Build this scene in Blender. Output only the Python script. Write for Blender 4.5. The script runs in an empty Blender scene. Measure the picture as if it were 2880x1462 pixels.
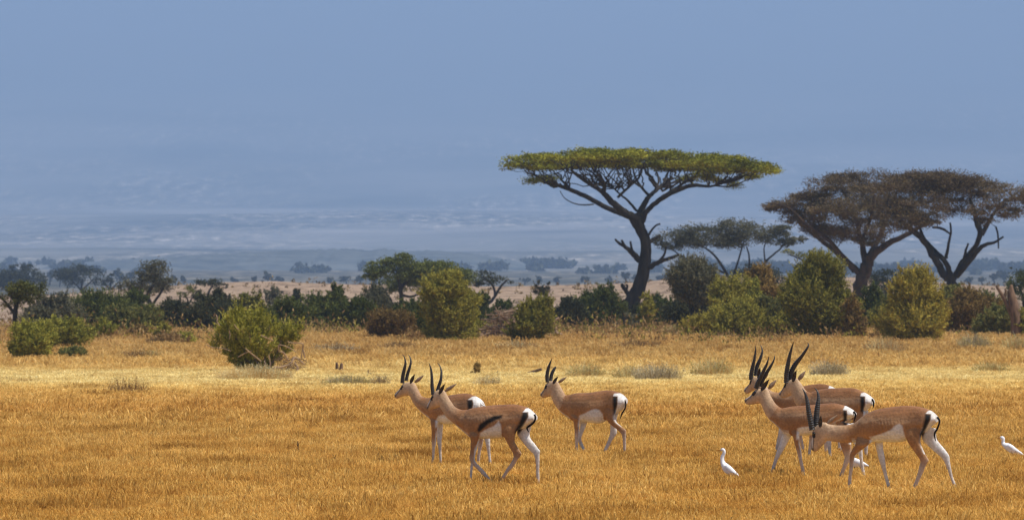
import bpy, math
import numpy as np
from mathutils import Vector

S = bpy.context.scene
COL = S.collection
R = math.radians
F = 16000.0            # focal length in photograph pixels (2880 wide)
HC = 1.9               # camera height
HOR = 905.6            # photograph row of the true horizon
DP = 2880.0 / 2576.0   # display pixel -> photograph pixel

# ------------------------------------------------------------------ helpers
def link(o, parent=None):
    COL.objects.link(o)
    if parent is not None:
        o.parent = parent
    return o

def tag(o, label=None, cat=None, group=None, kind=None):
    if label: o['label'] = label
    if cat: o['category'] = cat
    if group: o['group'] = group
    if kind: o['kind'] = kind
    return o

def empty(name, loc, label=None, cat=None, group=None):
    o = bpy.data.objects.new(name, None)
    o.empty_display_size = 0.3
    o.location = loc
    link(o)
    return tag(o, label, cat, group)

def mesh_np(name, V, faces, mat=None, parent=None, smooth=False, attrs=None, loc=None):
    """faces: (n,k) array, or list of lists.  V is in world space minus loc."""
    V = np.asarray(V, dtype=np.float32).reshape(-1, 3)
    me = bpy.data.meshes.new(name)
    if isinstance(faces, np.ndarray):
        n, k = faces.shape
        me.vertices.add(len(V)); me.vertices.foreach_set('co', V.ravel())
        me.loops.add(n * k); me.loops.foreach_set('vertex_index', faces.astype(np.int32).ravel())
        me.polygons.add(n)
        me.polygons.foreach_set('loop_start', np.arange(0, n * k, k, dtype=np.int32))
        try:
            me.polygons.foreach_set('loop_total', np.full(n, k, dtype=np.int32))
        except Exception:
            pass
        me.update(calc_edges=True)
    else:
        me.from_pydata([tuple(v) for v in V], [], [tuple(f) for f in faces])
        me.update()
    for nm, arr in (attrs or {}).items():
        arr = np.asarray(arr, dtype=np.float32)
        if arr.ndim == 1:
            a = me.attributes.new(nm, 'FLOAT', 'POINT'); a.data.foreach_set('value', arr)
        else:
            a = me.attributes.new(nm, 'FLOAT_COLOR', 'POINT')
            if arr.shape[1] == 3:
                arr = np.concatenate([arr, np.ones((len(arr), 1), np.float32)], 1)
            a.data.foreach_set('color', arr.ravel())
    if smooth:
        me.polygons.foreach_set('use_smooth', np.ones(len(me.polygons), dtype=bool))
    if mat: me.materials.append(mat)
    o = bpy.data.objects.new(name, me)
    if loc is not None: o.location = loc
    link(o, parent)
    return o

def smoothstep(a, b, x):
    t = np.clip((x - a) / (b - a), 0, 1)
    return t * t * (3 - 2 * t)

# value noise on the plane (numpy) for terrain and scatter control
_rn = np.random.default_rng(7)
_NT = _rn.random((256, 256))
def vnoise(x, y):
    x = np.asarray(x, float); y = np.asarray(y, float)
    xi = np.floor(x).astype(int); yi = np.floor(y).astype(int)
    fx = x - xi; fy = y - yi
    fx = fx * fx * (3 - 2 * fx); fy = fy * fy * (3 - 2 * fy)
    a = _NT[xi % 256, yi % 256]; b = _NT[(xi + 1) % 256, yi % 256]
    c = _NT[xi % 256, (yi + 1) % 256]; d = _NT[(xi + 1) % 256, (yi + 1) % 256]
    return (a * (1 - fx) + b * fx) * (1 - fy) + (c * (1 - fx) + d * fx) * fy
def fbm(x, y, o=4):
    v = 0; a = 0.5
    for i in range(o):
        v = v + a * vnoise(x * 2 ** i + 17.3 * i, y * 2 ** i + 9.1 * i); a *= 0.5
    return v

# ------------------------------------------------------------------ terrain
PY = np.array([-200, 0, 280, 300, 320, 350, 400, 477, 560, 620, 660, 750, 900, 960, 1100, 1500, 2000, 2600, 3500, 5000, 7000, 10000, 14000, 17000, 20000, 23000, 24500, 26000.])
PZ = np.array([0, 0, 0, .2, .45, .92, 1.2, 1.3, 1.5, 2.0, 3.3, 5.8, 8.06, 8.3, 7, 6, 10, 15, 26, 46, 78, 150, 290, 520, 850, 1300, 1600, 1950.])
def zt(x, y):
    x = np.asarray(x, float); y = np.asarray(y, float)
    z = np.interp(y, PY, PZ)
    ang = x / np.maximum(y, 1) * F / DP + 1288.0            # where across the view, display px
    m = smoothstep(600, 760, y) * (1 - smoothstep(1100, 1500, y))
    z = z + m * (-2.2 * (1 - smoothstep(60, 700, ang)) + 0.5 * np.sin(ang / 260.0) + 0.6 * (smoothstep(1500, 1750, ang)) - 0.9 * smoothstep(2000, 2500, ang))
    z = z + m * 0.5 * (fbm(x / 9.0, y / 25.0) - 0.5)
    z = z + (0.10 * (fbm(x / 6.0, y / 9.0, 3) - 0.45)) * (1 - smoothstep(280, 600, y)) * smoothstep(70, 130, y)
    far = smoothstep(3500, 9000, y)
    z = z + far * (fbm(x / 900.0, y / 1500.0, 4) - 0.5) * y * 0.0035
    return z

ROWY = np.linspace(50, 600, 3000)
ROWS = 810 + (HC - np.interp(ROWY, PY, PZ)) * F / DP / ROWY
def depth_of_row(r):
    """distance at which the ground shows on display row r (monotone part)"""
    return float(np.interp(-r, -ROWS, ROWY))

def pt(px, py, y):
    """photograph pixel -> world point at distance y"""
    return np.array([(px - 1440.0) * y / F, y, HC + (HOR - py) * y / F])
def dpt(dx, dy, y):
    return pt(dx * DP, dy * DP, y)

# ------------------------------------------------------------------ materials
def new_mat(name):
    m = bpy.data.materials.new(name); m.use_nodes = True
    nt = m.node_tree; nt.nodes.clear()
    out = nt.nodes.new('ShaderNodeOutputMaterial')
    return m, nt, out
def N(nt, t, **kw):
    n = nt.nodes.new(t)
    for k, v in kw.items(): setattr(n, k, v)
    return n
def ramp(nt, stops):
    n = nt.nodes.new('ShaderNodeValToRGB')
    el = n.color_ramp.elements
    while len(el) < len(stops): el.new(0.5)
    for e, (p, c) in zip(el, stops):
        e.position = p; e.color = (*c, 1)
    return n
def mixc(nt, a, b, fac, mode='MIX'):
    n = nt.nodes.new('ShaderNodeMix'); n.data_type = 'RGBA'; n.blend_type = mode
    for sock, v in ((n.inputs[0], fac), (n.inputs[6], a), (n.inputs[7], b)):
        if hasattr(v, 'links') or hasattr(v, 'is_linked'): nt.links.new(v, sock)
        else: sock.default_value = v if not isinstance(v, tuple) else (*v, 1)
    return n.outputs[2]

def leaf_mat(name, stops, trans=0.3, nscale=3.0):
    m, nt, out = new_mat(name)
    at = N(nt, 'ShaderNodeAttribute', attribute_name='tint')
    rp = ramp(nt, stops)
    nt.links.new(at.outputs['Fac'], rp.inputs[0])
    d = N(nt, 'ShaderNodeBsdfDiffuse'); t = N(nt, 'ShaderNodeBsdfTranslucent')
    mx = N(nt, 'ShaderNodeMixShader'); mx.inputs[0].default_value = trans
    nt.links.new(rp.outputs[0], d.inputs[0]); nt.links.new(rp.outputs[0], t.inputs[0])
    nt.links.new(d.outputs[0], mx.inputs[1]); nt.links.new(t.outputs[0], mx.inputs[2])
    nt.links.new(mx.outputs[0], out.inputs[0])
    return m

def bark_mat(name, c1, c2, scale=3.0, rough=0.9):
    m, nt, out = new_mat(name)
    tc = N(nt, 'ShaderNodeTexCoord')
    mp = N(nt, 'ShaderNodeMapping'); mp.inputs['Scale'].default_value = (1, 1, 0.3)
    no = N(nt, 'ShaderNodeTexNoise'); no.inputs['Scale'].default_value = scale; no.inputs['Detail'].default_value = 6
    nt.links.new(tc.outputs['Object'], mp.inputs[0]); nt.links.new(mp.outputs[0], no.inputs['Vector'])
    rp = ramp(nt, [(0.3, c1), (0.7, c2)])
    nt.links.new(no.outputs[0], rp.inputs[0])
    b = N(nt, 'ShaderNodeBsdfPrincipled'); b.inputs['Roughness'].default_value = rough
    b.inputs['Specular IOR Level'].default_value = 0.2
    nt.links.new(rp.outputs[0], b.inputs['Base Color'])
    bp = N(nt, 'ShaderNodeBump'); bp.inputs['Strength'].default_value = 0.6; bp.inputs['Distance'].default_value = 0.05
    nt.links.new(no.outputs[0], bp.inputs['Height']); nt.links.new(bp.outputs[0], b.inputs['Normal'])
    nt.links.new(b.outputs[0], out.inputs[0])
    return m

def simple_mat(name, c1, c2, scale=40, rough=0.6, spec=0.3):
    m, nt, out = new_mat(name)
    tc = N(nt, 'ShaderNodeTexCoord')
    no = N(nt, 'ShaderNodeTexNoise'); no.inputs['Scale'].default_value = scale; no.inputs['Detail'].default_value = 3
    nt.links.new(tc.outputs['Object'], no.inputs['Vector'])
    rp = ramp(nt, [(0.35, c1), (0.65, c2)]); nt.links.new(no.outputs[0], rp.inputs[0])
    b = N(nt, 'ShaderNodeBsdfPrincipled'); b.inputs['Roughness'].default_value = rough
    b.inputs['Specular IOR Level'].default_value = spec
    nt.links.new(rp.outputs[0], b.inputs['Base Color']); nt.links.new(b.outputs[0], out.inputs[0])
    return m

def coat_mat():
    m, nt, out = new_mat('coat')
    at = N(nt, 'ShaderNodeAttribute', attribute_name='Col')
    tc = N(nt, 'ShaderNodeTexCoord')
    no = N(nt, 'ShaderNodeTexNoise'); no.inputs['Scale'].default_value = 38; no.inputs['Detail'].default_value = 5
    no2 = N(nt, 'ShaderNodeTexNoise'); no2.inputs['Scale'].default_value = 7; no2.inputs['Detail'].default_value = 3
    nt.links.new(tc.outputs['Object'], no.inputs['Vector']); nt.links.new(tc.outputs['Object'], no2.inputs['Vector'])
    r1 = ramp(nt, [(0.3, (0.8, 0.8, 0.8)), (0.7, (1.15, 1.15, 1.15))]); nt.links.new(no.outputs[0], r1.inputs[0])
    r2 = ramp(nt, [(0.3, (0.86, 0.82, 0.78)), (0.7, (1.12, 1.1, 1.08))]); nt.links.new(no2.outputs[0], r2.inputs[0])
    c = mixc(nt, at.outputs['Color'], r1.outputs[0], 1.0, 'MULTIPLY')
    c = mixc(nt, c, r2.outputs[0], 1.0, 'MULTIPLY')
    b = N(nt, 'ShaderNodeBsdfPrincipled'); b.inputs['Roughness'].default_value = 0.72
    b.inputs['Specular IOR Level'].default_value = 0.25
    b.inputs['Sheen Weight'].default_value = 0.08
    nt.links.new(c, b.inputs['Base Color'])
    bp = N(nt, 'ShaderNodeBump'); bp.inputs['Strength'].default_value = 0.5; bp.inputs['Distance'].default_value = 0.010
    nt.links.new(no.outputs[0], bp.inputs['Height']); nt.links.new(bp.outputs[0], b.inputs['Normal'])
    nt.links.new(b.outputs[0], out.inputs[0])
    return m

M = {}
M['coat'] = coat_mat()
M['horn'] = simple_mat('horn_keratin', (.018, .016, .015), (.05, .045, .042), 60, 0.45, 0.4)
M['ear'] = simple_mat('ear_fur', (.20, .13, .085), (.30, .21, .14), 50, 0.8, 0.1)
M['ear_dark'] = simple_mat('ear_inner', (.03, .026, .025), (.10, .085, .075), 50, 0.8, 0.1)
M['eye'] = simple_mat('eye_dark', (.006, .005, .004), (.012, .009, .007), 20, 0.12, 0.5)
M['hoof'] = simple_mat('hoof_horn', (.02, .017, .014), (.05, .042, .035), 60, 0.5, 0.3)
M['tail'] = simple_mat('tail_hair', (.008, .007, .006), (.02, .018, .016), 80, 0.8, 0.1)
M['tail_white'] = simple_mat('tail_white_hair', (.6, .58, .55), (.75, .73, .7), 80, 0.8, 0.1)
M['feather'] = simple_mat('white_feathers', (.70, .70, .72), (.84, .84, .85), 30, 0.7, 0.15)
M['beak'] = simple_mat('yellow_beak', (.45, .22, .04), (.55, .30, .06), 60, 0.4, 0.3)
M['bird_leg'] = simple_mat('bird_leg_skin', (.05, .045, .03), (.09, .08, .05), 60, 0.5, 0.3)
M['bark'] = bark_mat('acacia_bark', (.014, .012, .011), (.042, .035, .030), 2.5)
M['bark_brown'] = bark_mat('brown_bark', (.026, .018, .013), (.085, .056, .038), 2.5)
M['bark_pale'] = bark_mat('pale_dead_wood', (.20, .125, .075), (.40, .28, .18), 6)
M['bark_mid'] = bark_mat('shrub_bark', (.06, .045, .03), (.15, .11, .08), 5)
M['deadwood'] = bark_mat('brown_dead_wood', (.07, .042, .026), (.22, .135, .085), 7)

LEAF = {
 'acacia': leaf_mat('acacia_leaf', [(0, (.036, .042, .009)), (.45, (.15, .158, .022)), (1, (.36, .33, .04))], 0.08),
 'brown':  leaf_mat('dry_acacia_twigs', [(0, (.055, .040, .026)), (.55, (.135, .096, .056)), (.85, (.18, .132, .070)), (1, (.18, .152, .055))], 0.1),
 'green':  leaf_mat('deep_green_leaf', [(0, (0.020, 0.029, 0.009)), (.6, (0.068, 0.083, 0.022)), (1, (0.156, 0.169, 0.043))], 0.18),
 'midgreen': leaf_mat('mid_green_leaf', [(0, (0.034, 0.041, 0.014)), (.6, (0.127, 0.132, 0.040)), (1, (0.270, 0.246, 0.072))], 0.18),
 'grey':   leaf_mat('grey_green_leaf', [(0, (0.050, 0.050, 0.031)), (.6, (0.121, 0.116, 0.068)), (1, (0.209, 0.187, 0.110))], 0.18),
 'yellow': leaf_mat('yellow_green_leaf', [(0, (.05, .054, .012)), (.5, (.20, .198, .036)), (1, (.47, .42, .075))], 0.2),
 'gold':   leaf_mat('golden_leaf', [(0, (.072, .058, .014)), (.5, (.25, .20, .036)), (.85, (.46, .37, .07)), (1, (.52, .33, .05))], 0.2),
 'olive':  leaf_mat('olive_leaf', [(0, (.036, .037, .009)), (.5, (.145, .138, .028)), (1, (.37, .32, .06))], 0.2),
 'rust':   leaf_mat('rusty_leaf', [(0, (0.063, 0.040, 0.018)), (.5, (0.188, 0.122, 0.042)), (1, (0.355, 0.236, 0.073))], 0.2),
 'dark':   leaf_mat('dark_leaf', [(0, (.020, .024, .013)), (.6, (.046, .050, .026)), (1, (.085, .085, .042))], 0.15),
 'fresh':  leaf_mat('fresh_green_leaf', [(0, (.026, .034, .008)), (.45, (.165, .168, .028)), (.85, (.43, .39, .062)), (1, (.64, .55, .17))], 0.2),
 'straw':  leaf_mat('straw_stem', [(0, (0.510, 0.328, 0.127)), (.6, (0.750, 0.559, 0.261)), (1, (0.750, 0.750, 0.454))], .25),
 'silver': leaf_mat('silver_forb', [(0, (.30, .225, .11)), (.5, (.44, .36, .22)), (1, (.58, .51, .36))], 0.25),
 'forb':   leaf_mat('olive_forb', [(0, (.24, .19, .06)), (.6, (.42, .34, .11)), (1, (.60, .50, .20))], 0.25),
 'scrub':  leaf_mat('brown_scrub', [(0, (0.195, 0.111, 0.046)), (.6, (0.312, 0.195, 0.078)), (1, (0.416, 0.286, 0.130))], .25),
}
# ------------------------------------------------------------------ animals (pair lofts -> one remeshed body)
def catmull(P, sub):
    P = np.asarray(P, float); n = len(P); out = []
    for i in range(n - 1):
        p0 = P[max(i - 1, 0)]; p1 = P[i]; p2 = P[i + 1]; p3 = P[min(i + 2, n - 1)]
        for k in range(sub):
            t = k / sub
            out.append(0.5 * ((2 * p1) + (-p0 + p2) * t + (2 * p0 - 5 * p1 + 4 * p2 - p3) * t * t + (-p0 + 3 * p1 - 3 * p2 + p3) * t ** 3))
    out.append(P[-1]); return np.array(out)

class Geo:
    def __init__(s): s.V = []; s.Fc = []; s.n = 0
    def add(s, V, Fc):
        s.V.append(np.asarray(V, float)); s.Fc += [[i + s.n for i in f] for f in Fc]; s.n += len(V)
    def verts(s): return np.concatenate(s.V)

def loft(secs, n=16, sub=4):
    """secs: rows of A(3) B(3) w n(3) -> closed skin through ellipses"""
    Q = catmull(np.array([np.concatenate([a, b, [w], nn]) for a, b, w, nn in secs]), sub)
    th = np.linspace(0, 2 * np.pi, n, endpoint=False)
    V = []
    for q in Q:
        a, b, w, nn = q[:3], q[3:6], abs(q[6]), q[7:10]
        nn = nn / np.linalg.norm(nn)
        c = (a + b) / 2; e = (a - b) / 2
        V.append(c + np.cos(th)[:, None] * e + np.sin(th)[:, None] * (w * nn))
    m = len(Q); V = np.concatenate(V)
    Fc = []
    for i in range(m - 1):
        for j in range(n):
            k = (j + 1) % n
            Fc.append([i * n + j, i * n + k, (i + 1) * n + k, (i + 1) * n + j])
    c0 = V[:n].mean(0); c1 = V[-n:].mean(0)
    V = np.concatenate([V, [c0], [c1]])
    for j in range(n):
        k = (j + 1) % n
        Fc.append([m * n, k, j]); Fc.append([m * n + 1, (m - 1) * n + j, (m - 1) * n + k])
    cen = (Q[:, :3] + Q[:, 3:6]) / 2
    return V, Fc, cen

class Frame:
    """vertical plane through C, heading away-left by angle a; places traced pixels at lateral offset l (towards the viewer +)"""
    def __init__(s, C, a):
        s.C = np.array(C, float); s.a = a
        s.d = np.array([-math.cos(a), math.sin(a), 0]); s.n = np.array([-math.sin(a), -math.cos(a), 0])
    def at(s, px, py, l=0.0):
        kx = (px - 1440.0) / F
        ca, sa = math.cos(s.a), math.sin(s.a)
        st = (s.C[0] - l * sa - kx * s.C[1] + kx * l * ca) / (ca + kx * sa)
        p = s.C + st * s.d + l * s.n
        p[2] = HC + (HOR - py) * p[1] / F
        return p
    def sl(s, V):
        D = V - s.C
        return D[:, 0] * s.d[0] + D[:, 1] * s.d[1], D[:, 0] * s.n[0] + D[:, 1] * s.n[1]
    def near_px(s, V):
        st, l = s.sl(V)
        X = s.C[0] + st * s.d[0] + np.abs(l) * s.n[0]; Y = s.C[1] + st * s.d[1] + np.abs(l) * s.n[1]
        return np.stack([1440 + X / Y * F, HOR - (V[:, 2] - HC) / Y * F], 1), l

def poly_soft(P, poly, soft):
    poly = np.array(poly, float); n = len(poly)
    inside = np.zeros(len(P), bool); dmin = np.full(len(P), 1e9)
    for i in range(n):
        a = poly[i]; b = poly[(i + 1) % n]
        cond = (a[1] > P[:, 1]) != (b[1] > P[:, 1])
        with np.errstate(divide='ignore', invalid='ignore'):
            xi = (b[0] - a[0]) * (P[:, 1] - a[1]) / (b[1] - a[1] + 1e-12) + a[0]
        inside ^= cond & (P[:, 0] < xi)
        ab = b - a; t = np.clip(((P - a) @ ab) / (ab @ ab + 1e-9), 0, 1)
        dmin = np.minimum(dmin, np.linalg.norm(P - (a + t[:, None] * ab), axis=1))
    sd = np.where(inside, dmin, -dmin)
    return smoothstep(-soft, soft, sd)

def line_soft(P, pts, w, soft):
    d = np.full(len(P), 1e9)
    for a, b in zip(pts[:-1], pts[1:]):
        a = np.array(a, float); b = np.array(b, float); ab = b - a
        t = np.clip(((P - a) @ ab) / (ab @ ab + 1e-9), 0, 1)
        d = np.minimum(d, np.linalg.norm(P - (a + t[:, None] * ab), axis=1))
    return 1 - smoothstep(w - soft, w + soft, d)

def remesh(V, Fc, vox, smooth_it=4, fac=0.5):
    me = bpy.data.meshes.new('tmp'); me.from_pydata([tuple(v) for v in V], [], Fc); me.update()
    o = bpy.data.objects.new('tmp', me); COL.objects.link(o)
    r = o.modifiers.new('r', 'REMESH'); r.mode = 'VOXEL'; r.voxel_size = vox
    sm = o.modifiers.new('s', 'SMOOTH'); sm.factor = fac; sm.iterations = smooth_it
    dg = bpy.context.evaluated_depsgraph_get()
    ev = o.evaluated_get(dg)
    me2 = bpy.data.meshes.new_from_object(ev)
    bpy.data.objects.remove(o); bpy.data.meshes.remove(me)
    return me2

def ringed_tube(P, rad, rings, n=12, res=90):
    """horn: tapering tube with raised rings over the lower part"""
    Q = catmull(np.column_stack([P, rad]), max(2, res // (len(P) - 1)))
    pos, r = Q[:, :3], np.maximum(Q[:, 3], 0.0012)
    L = np.concatenate([[0], np.cumsum(np.linalg.norm(np.diff(pos, axis=0), axis=1))]); t = L / L[-1]
    r = r * (1 + rings * np.maximum(np.sin(t * 2 * np.pi * 19), -0.2) * (1 - smoothstep(.65, .85, t)))
    T = np.gradient(pos, axis=0); T /= np.linalg.norm(T, axis=1)[:, None]
    up = np.array([0.2, 1, 0.1]); A = np.cross(T, up); A /= np.linalg.norm(A, axis=1)[:, None]; B = np.cross(T, A)
    th = np.linspace(0, 2 * np.pi, n, endpoint=False)
    V = (pos[:, None, :] + r[:, None, None] * (np.cos(th)[None, :, None] * A[:, None, :] + np.sin(th)[None, :, None] * B[:, None, :])).reshape(-1, 3)
    m = len(pos)
    i = np.arange(m - 1)[:, None]; j = np.arange(n)[None, :]; k = (j + 1) % n
    Fq = np.stack([i * n + j, i * n + k, (i + 1) * n + k, (i + 1) * n + j], -1).reshape(-1, 4).tolist()
    Fq.append(list(range(n))[::-1]); Fq.append([(m - 1) * n + q for q in range(n)])
    return V, Fq

def ear_mesh(base, tip, hw, face):
    """cupped leaf with thickness. face: direction the hollow looks towards"""
    ax = tip - base; L = np.linalg.norm(ax); ax = ax / L
    face = face - ax * (face @ ax); face /= np.linalg.norm(face)
    side = np.cross(ax, face)
    rows = []; prof = [(0, .30), (.1, .62), (.25, .92), (.4, 1.0), (.58, .86), (.75, .56), (.9, .24), (1, .03)]
    nu = 7
    for t, w in prof:
        for u in np.linspace(-1, 1, nu):
            cup = -hw * .75 * w * (1 - u * u)
            rows.append(base + ax * (L * t) + side * (u * hw * w) + face * cup)
    Vf = np.array(rows); Vb = Vf - face * 0.006
    n = len(prof); Fc = []
    def q(i, j): return i * nu + j
    o = len(Vf)
    for i in range(n - 1):
        for j in range(nu - 1):
            Fc.append([q(i, j), q(i, j + 1), q(i + 1, j + 1), q(i + 1, j)])
            Fc.append([o + q(i, j), o + q(i + 1, j), o + q(i + 1, j + 1), o + q(i, j + 1)])
        Fc.append([q(i, 0), q(i + 1, 0), o + q(i + 1, 0), o + q(i, 0)])
        Fc.append([q(i, nu - 1), o + q(i, nu - 1), o + q(i + 1, nu - 1), q(i + 1, nu - 1)])
    Fc.append([q(n - 1, j) for j in range(nu)] + [o + q(n - 1, j) for j in range(nu - 1, -1, -1)])
    Fc.append([q(0, j) for j in range(nu - 1, -1, -1)] + [o + q(0, j) for j in range(nu)])
    return np.concatenate([Vf, Vb]), Fc

def ball(c, r, nu=14, nv=9, sq=(1, 1, 1)):
    V = []; Fc = []
    for i in range(nv + 1):
        ph = math.pi * i / nv
        for j in range(nu):
            t = 2 * math.pi * j / nu
            V.append([c[0] + r * sq[0] * math.sin(ph) * math.cos(t), c[1] + r * sq[1] * math.sin(ph) * math.sin(t), c[2] + r * sq[2] * math.cos(ph)])
    for i in range(nv):
        for j in range(nu):
            k = (j + 1) % nu
            Fc.append([i * nu + j, (i + 1) * nu + j, (i + 1) * nu + k, i * nu + k])
    return np.array(V), Fc

def gazelle(label, D, feet_px, yaw, head_yaw, g):
    """g: traced pixel data.  g['z']: default zoom transform (ox, oy, scale)"""
    C = np.array([(feet_px - 1440.0) * D / F, D, 0.0])
    B = Frame(C, R(yaw))
    def P(z, xy): return (z[0] + xy[0] / z[2], z[1] + xy[1] / z[2])
    zt_, zh, zl = g['z'], g.get('zh', g['z']), g.get('zl', g['z'])
    geo = Geo(); cent = []; ids = []
    def add(secs, idn, sub=4, n=16):
        V, Fc, cen = loft(secs, n, sub); geo.add(V, Fc); cent.append(cen); ids.append(np.full(len(cen), idn))
    # torso
    TS = g['torso']; m = len(TS); tsec = []
    for i, (t, b, w) in enumerate(TS):
        a3, b3 = np.array(P(zt_, t)), np.array(P(zt_, b)); q = i - (m - 3)
        if q >= 0:
            a3[0] += (3.5, 7.0, 10.0)[q]; b3[0] += (3.5, 7.0, 10.0)[q]; w = (.112, .10, .075)[q]
        elif i >= m - 6: w *= .84 if i >= m - 5 else .93
        tsec.append((B.at(*a3), B.at(*b3), w, B.n))
    add(tsec, 0, 5, 20)
    # neck: turn gradually towards the head's own heading
    nk = []
    zn = g.get('zn', zh); k = len(g['neck'])
    for i, (t, b, w) in enumerate(g['neck']):
        f = i / (k - 1); a = R(yaw + (head_yaw - yaw) * f ** 2)
        nk.append((B.at(*P(zn, t)), B.at(*P(zn, b)), w, np.array([-math.sin(a), -math.cos(a), 0])))
    tor0 = g['torso'][1]
    nk = [(B.at(*P(zt_, g['torso'][2][0])), B.at(*P(zt_, g['torso'][2][1])), .085, B.n), (B.at(*P(zt_, tor0[0])), B.at(*P(zt_, tor0[1])), .085, B.n)] + nk
    piv = (nk[-1][0] + nk[-1][1]) / 2
    H = Frame([piv[0], piv[1], 0], R(head_yaw))
    hd = [(H.at(*P(zh, t)), H.at(*P(zh, b)), w, H.n) for t, b, w in g['head']]
    add(nk + [hd[0], hd[1]], 1, 4, 18)
    add(hd, 2, 4, 18)
    feet = []
    for idn, key, l0, l1 in ((3, 'nf', .062, .058), (4, 'ff', -.062, -.058), (5, 'nh', .070, .065), (6, 'fh', -.070, -.065)):
        zz = g.get('z_' + key, zl); L = g[key]; m = len(L); secs = []
        for i, (t, b, w) in enumerate(L):
            l = l0 + (l1 - l0) * min(1, i / (m * .5))
            if i == 0: l *= .5; w *= .7
            elif idn in (3, 4): l, w = (l * (1.18, 1.1)[i - 1], w * (1.3, 1.08)[i - 1]) if i < 3 else (l, w)
            else: l, w = (l * (.92, 1.04, 1.0)[i - 1], w * (.9, 1.08, 1.05)[i - 1]) if i < 4 else (l, w)
            secs.append((B.at(*P(zz, t), l), B.at(*P(zz, b), l), w, B.n))
        add(secs, idn, 4, 12); feet.append(secs[-1])
    V = geo.verts()
    me = remesh(V, geo.Fc, g.get('vox', .0070), 6, .5)
    nv = len(me.vertices)
    co = np.empty(nv * 3, np.float32); me.vertices.foreach_get('co', co); co = co.reshape(-1, 3).astype(float)
    no = np.empty(nv * 3, np.float32); me.vertices.foreach_get('normal', no); no = no.reshape(-1, 3).astype(float)
    # muscle and rib relief
    s_ = B.sl(co)[0]; rel = .011 * (fbm(s_ * 8 + 3, co[:, 2] * 8 + 2 * np.sign(B.sl(co)[1]), 3) - .44)
    s_end = B.sl(np.array([B.at(*P(zt_, g['torso'][-1][0]))]))[0][0]; q_ = s_ - s_end
    zr = (co[:, 2] - B.at(*P(zt_, g['torso'][4][1]))[2]) / .38
    ribs = np.sin((s_ - .25 * co[:, 2]) * 2 * np.pi / .040) * np.exp(-((q_ - .52) / .14) ** 2 - ((zr - .42) / .26) ** 2) * .0016
    co = co + no * ((rel * smoothstep(.38, .55, co[:, 2]) + ribs) * (np.abs(no[:, 2]) < .95))[:, None]
    # which limb does each vertex belong to
    CE = np.concatenate(cent); ID = np.concatenate(ids)
    near = np.empty(nv, int)
    for i in range(0, nv, 4000):
        d = ((co[i:i + 4000, None, :] - CE[None]) ** 2).sum(-1)
        d = d * np.where(ID == 0, .30, np.where(ID == 1, .6, 1.0))[None]
        near[i:i + 4000] = d.argmin(1)
    lid = ID[near]
    px, lat = B.near_px(co); hpx, hlat = H.near_px(co)
    k = F / D                       # px per metre
    rng = np.random.default_rng(int(feet_px))
    red = np.array(g.get('red', (.235, .104, .041))); tan = np.array((.325, .168, .070)); pale = np.array((.50, .35, .22)); white = np.array((.64, .625, .605)); black = np.array((.010, .009, .008))
    ztop = B.at(*P(zt_, g['torso'][5][0]))[2]; zbot = B.at(*P(zt_, g['torso'][5][1]))[2]
    hrel = (co[:, 2] - zbot) / (ztop - zbot)
    colr = tan + (red - tan) * smoothstep(.45, 1.0, hrel)[:, None]
    # paler band along the upper flank
    band = np.exp(-((hrel - .60) / .10) ** 2) * (lid == 0) * g.get('band', .35)
    colr = colr + (pale - colr) * band[:, None]
    # darker saddle, shoulder and flank: fur tone with body shading painted in
    nz = fbm(co[:, 0] * 9 + 5, co[:, 2] * 9 + co[:, 1] * 4, 4)
    colr = colr * (1 + (nz - .47)[:, None] * np.array((.45, .5, .55)))
    sN = (B.sl(co)[0] - B.sl(np.array([B.at(*P(zt_, g['torso'][-1][0]))]))[0][0])
    for c_, w_, h_, hw_, f_ in ((.66, .06, .35, .25, .22), (.52, .18, .95, .12, .30)):
        f = np.exp(-((sN - c_) / w_) ** 2 - ((hrel - h_) / hw_) ** 2) * (lid != 2) * f_
        colr = colr + (np.array((.23, .10, .045)) - colr) * f[:, None]
    nf = (lid == 1)
    st, _ = B.sl(co); s1 = B.sl(np.array([nk[1][0]]))[0][0]; s2 = B.sl(np.array([hd[0][0]]))[0][0]
    t = np.clip((st - s1) / (s2 - s1 + 1e-6), 0, 1)
    nb = smoothstep(.15, .95, t) * nf
    colr = colr + (pale - colr) * nb[:, None]
    colr = np.where((lid == 2)[:, None], np.array((.44, .30, .185)), colr)
    def mixin(c, f):
        nonlocal colr
        colr = colr + (np.array(c) - colr) * np.clip(f, 0, 1)[:, None]
    # legs: outer/front tan, inner and rear white
    for idn, sgn in ((3, 1), (4, -1), (5, 1), (6, -1)):
        msk = lid == idn
        o = no @ (B.n * sgn); fw = no @ B.d
        hh = np.clip(1 - co[:, 2] / .55, 0, 1)
        if idn in (3, 4): tn = smoothstep(-.25, .35, .75 * o + .75 * fw)
        else: tn = smoothstep(-.35, .15, o + .25 * fw)
        low = smoothstep(.42, .22, co[:, 2])
        lc = white + (tan * 1.02 - white) * tn[:, None]
        lc = lc + (np.array((.55, .47, .40)) - lc) * (low * .75)[:, None]
        upper = smoothstep(.50, .40, co[:, 2]) if sgn > 0 else smoothstep(.70, .58, co[:, 2])
        f = np.where(msk, upper, 0)
        colr = colr + (lc - colr) * f[:, None]
        dark = np.where(msk, smoothstep(.10, .04, co[:, 2]), 0) * .5
        mixin((.22, .17, .12), dark)
    body = (lid == 0) | (lid == 5) | (lid == 6)
    # underside
    mixin(white * .94, smoothstep(-.35, -.75, no[:, 2]) * (lid == 0))
    z = zt_
    def poly(key): return [P(z, q) for q in g[key]]
    body0 = (lid == 0) | (lid == 5) | (lid == 6)
    mixin(white, poly_soft(px, poly('belly'), 3.5) * ((lid == 0) | (lid == 3)) * (hrel < .6))
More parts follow.
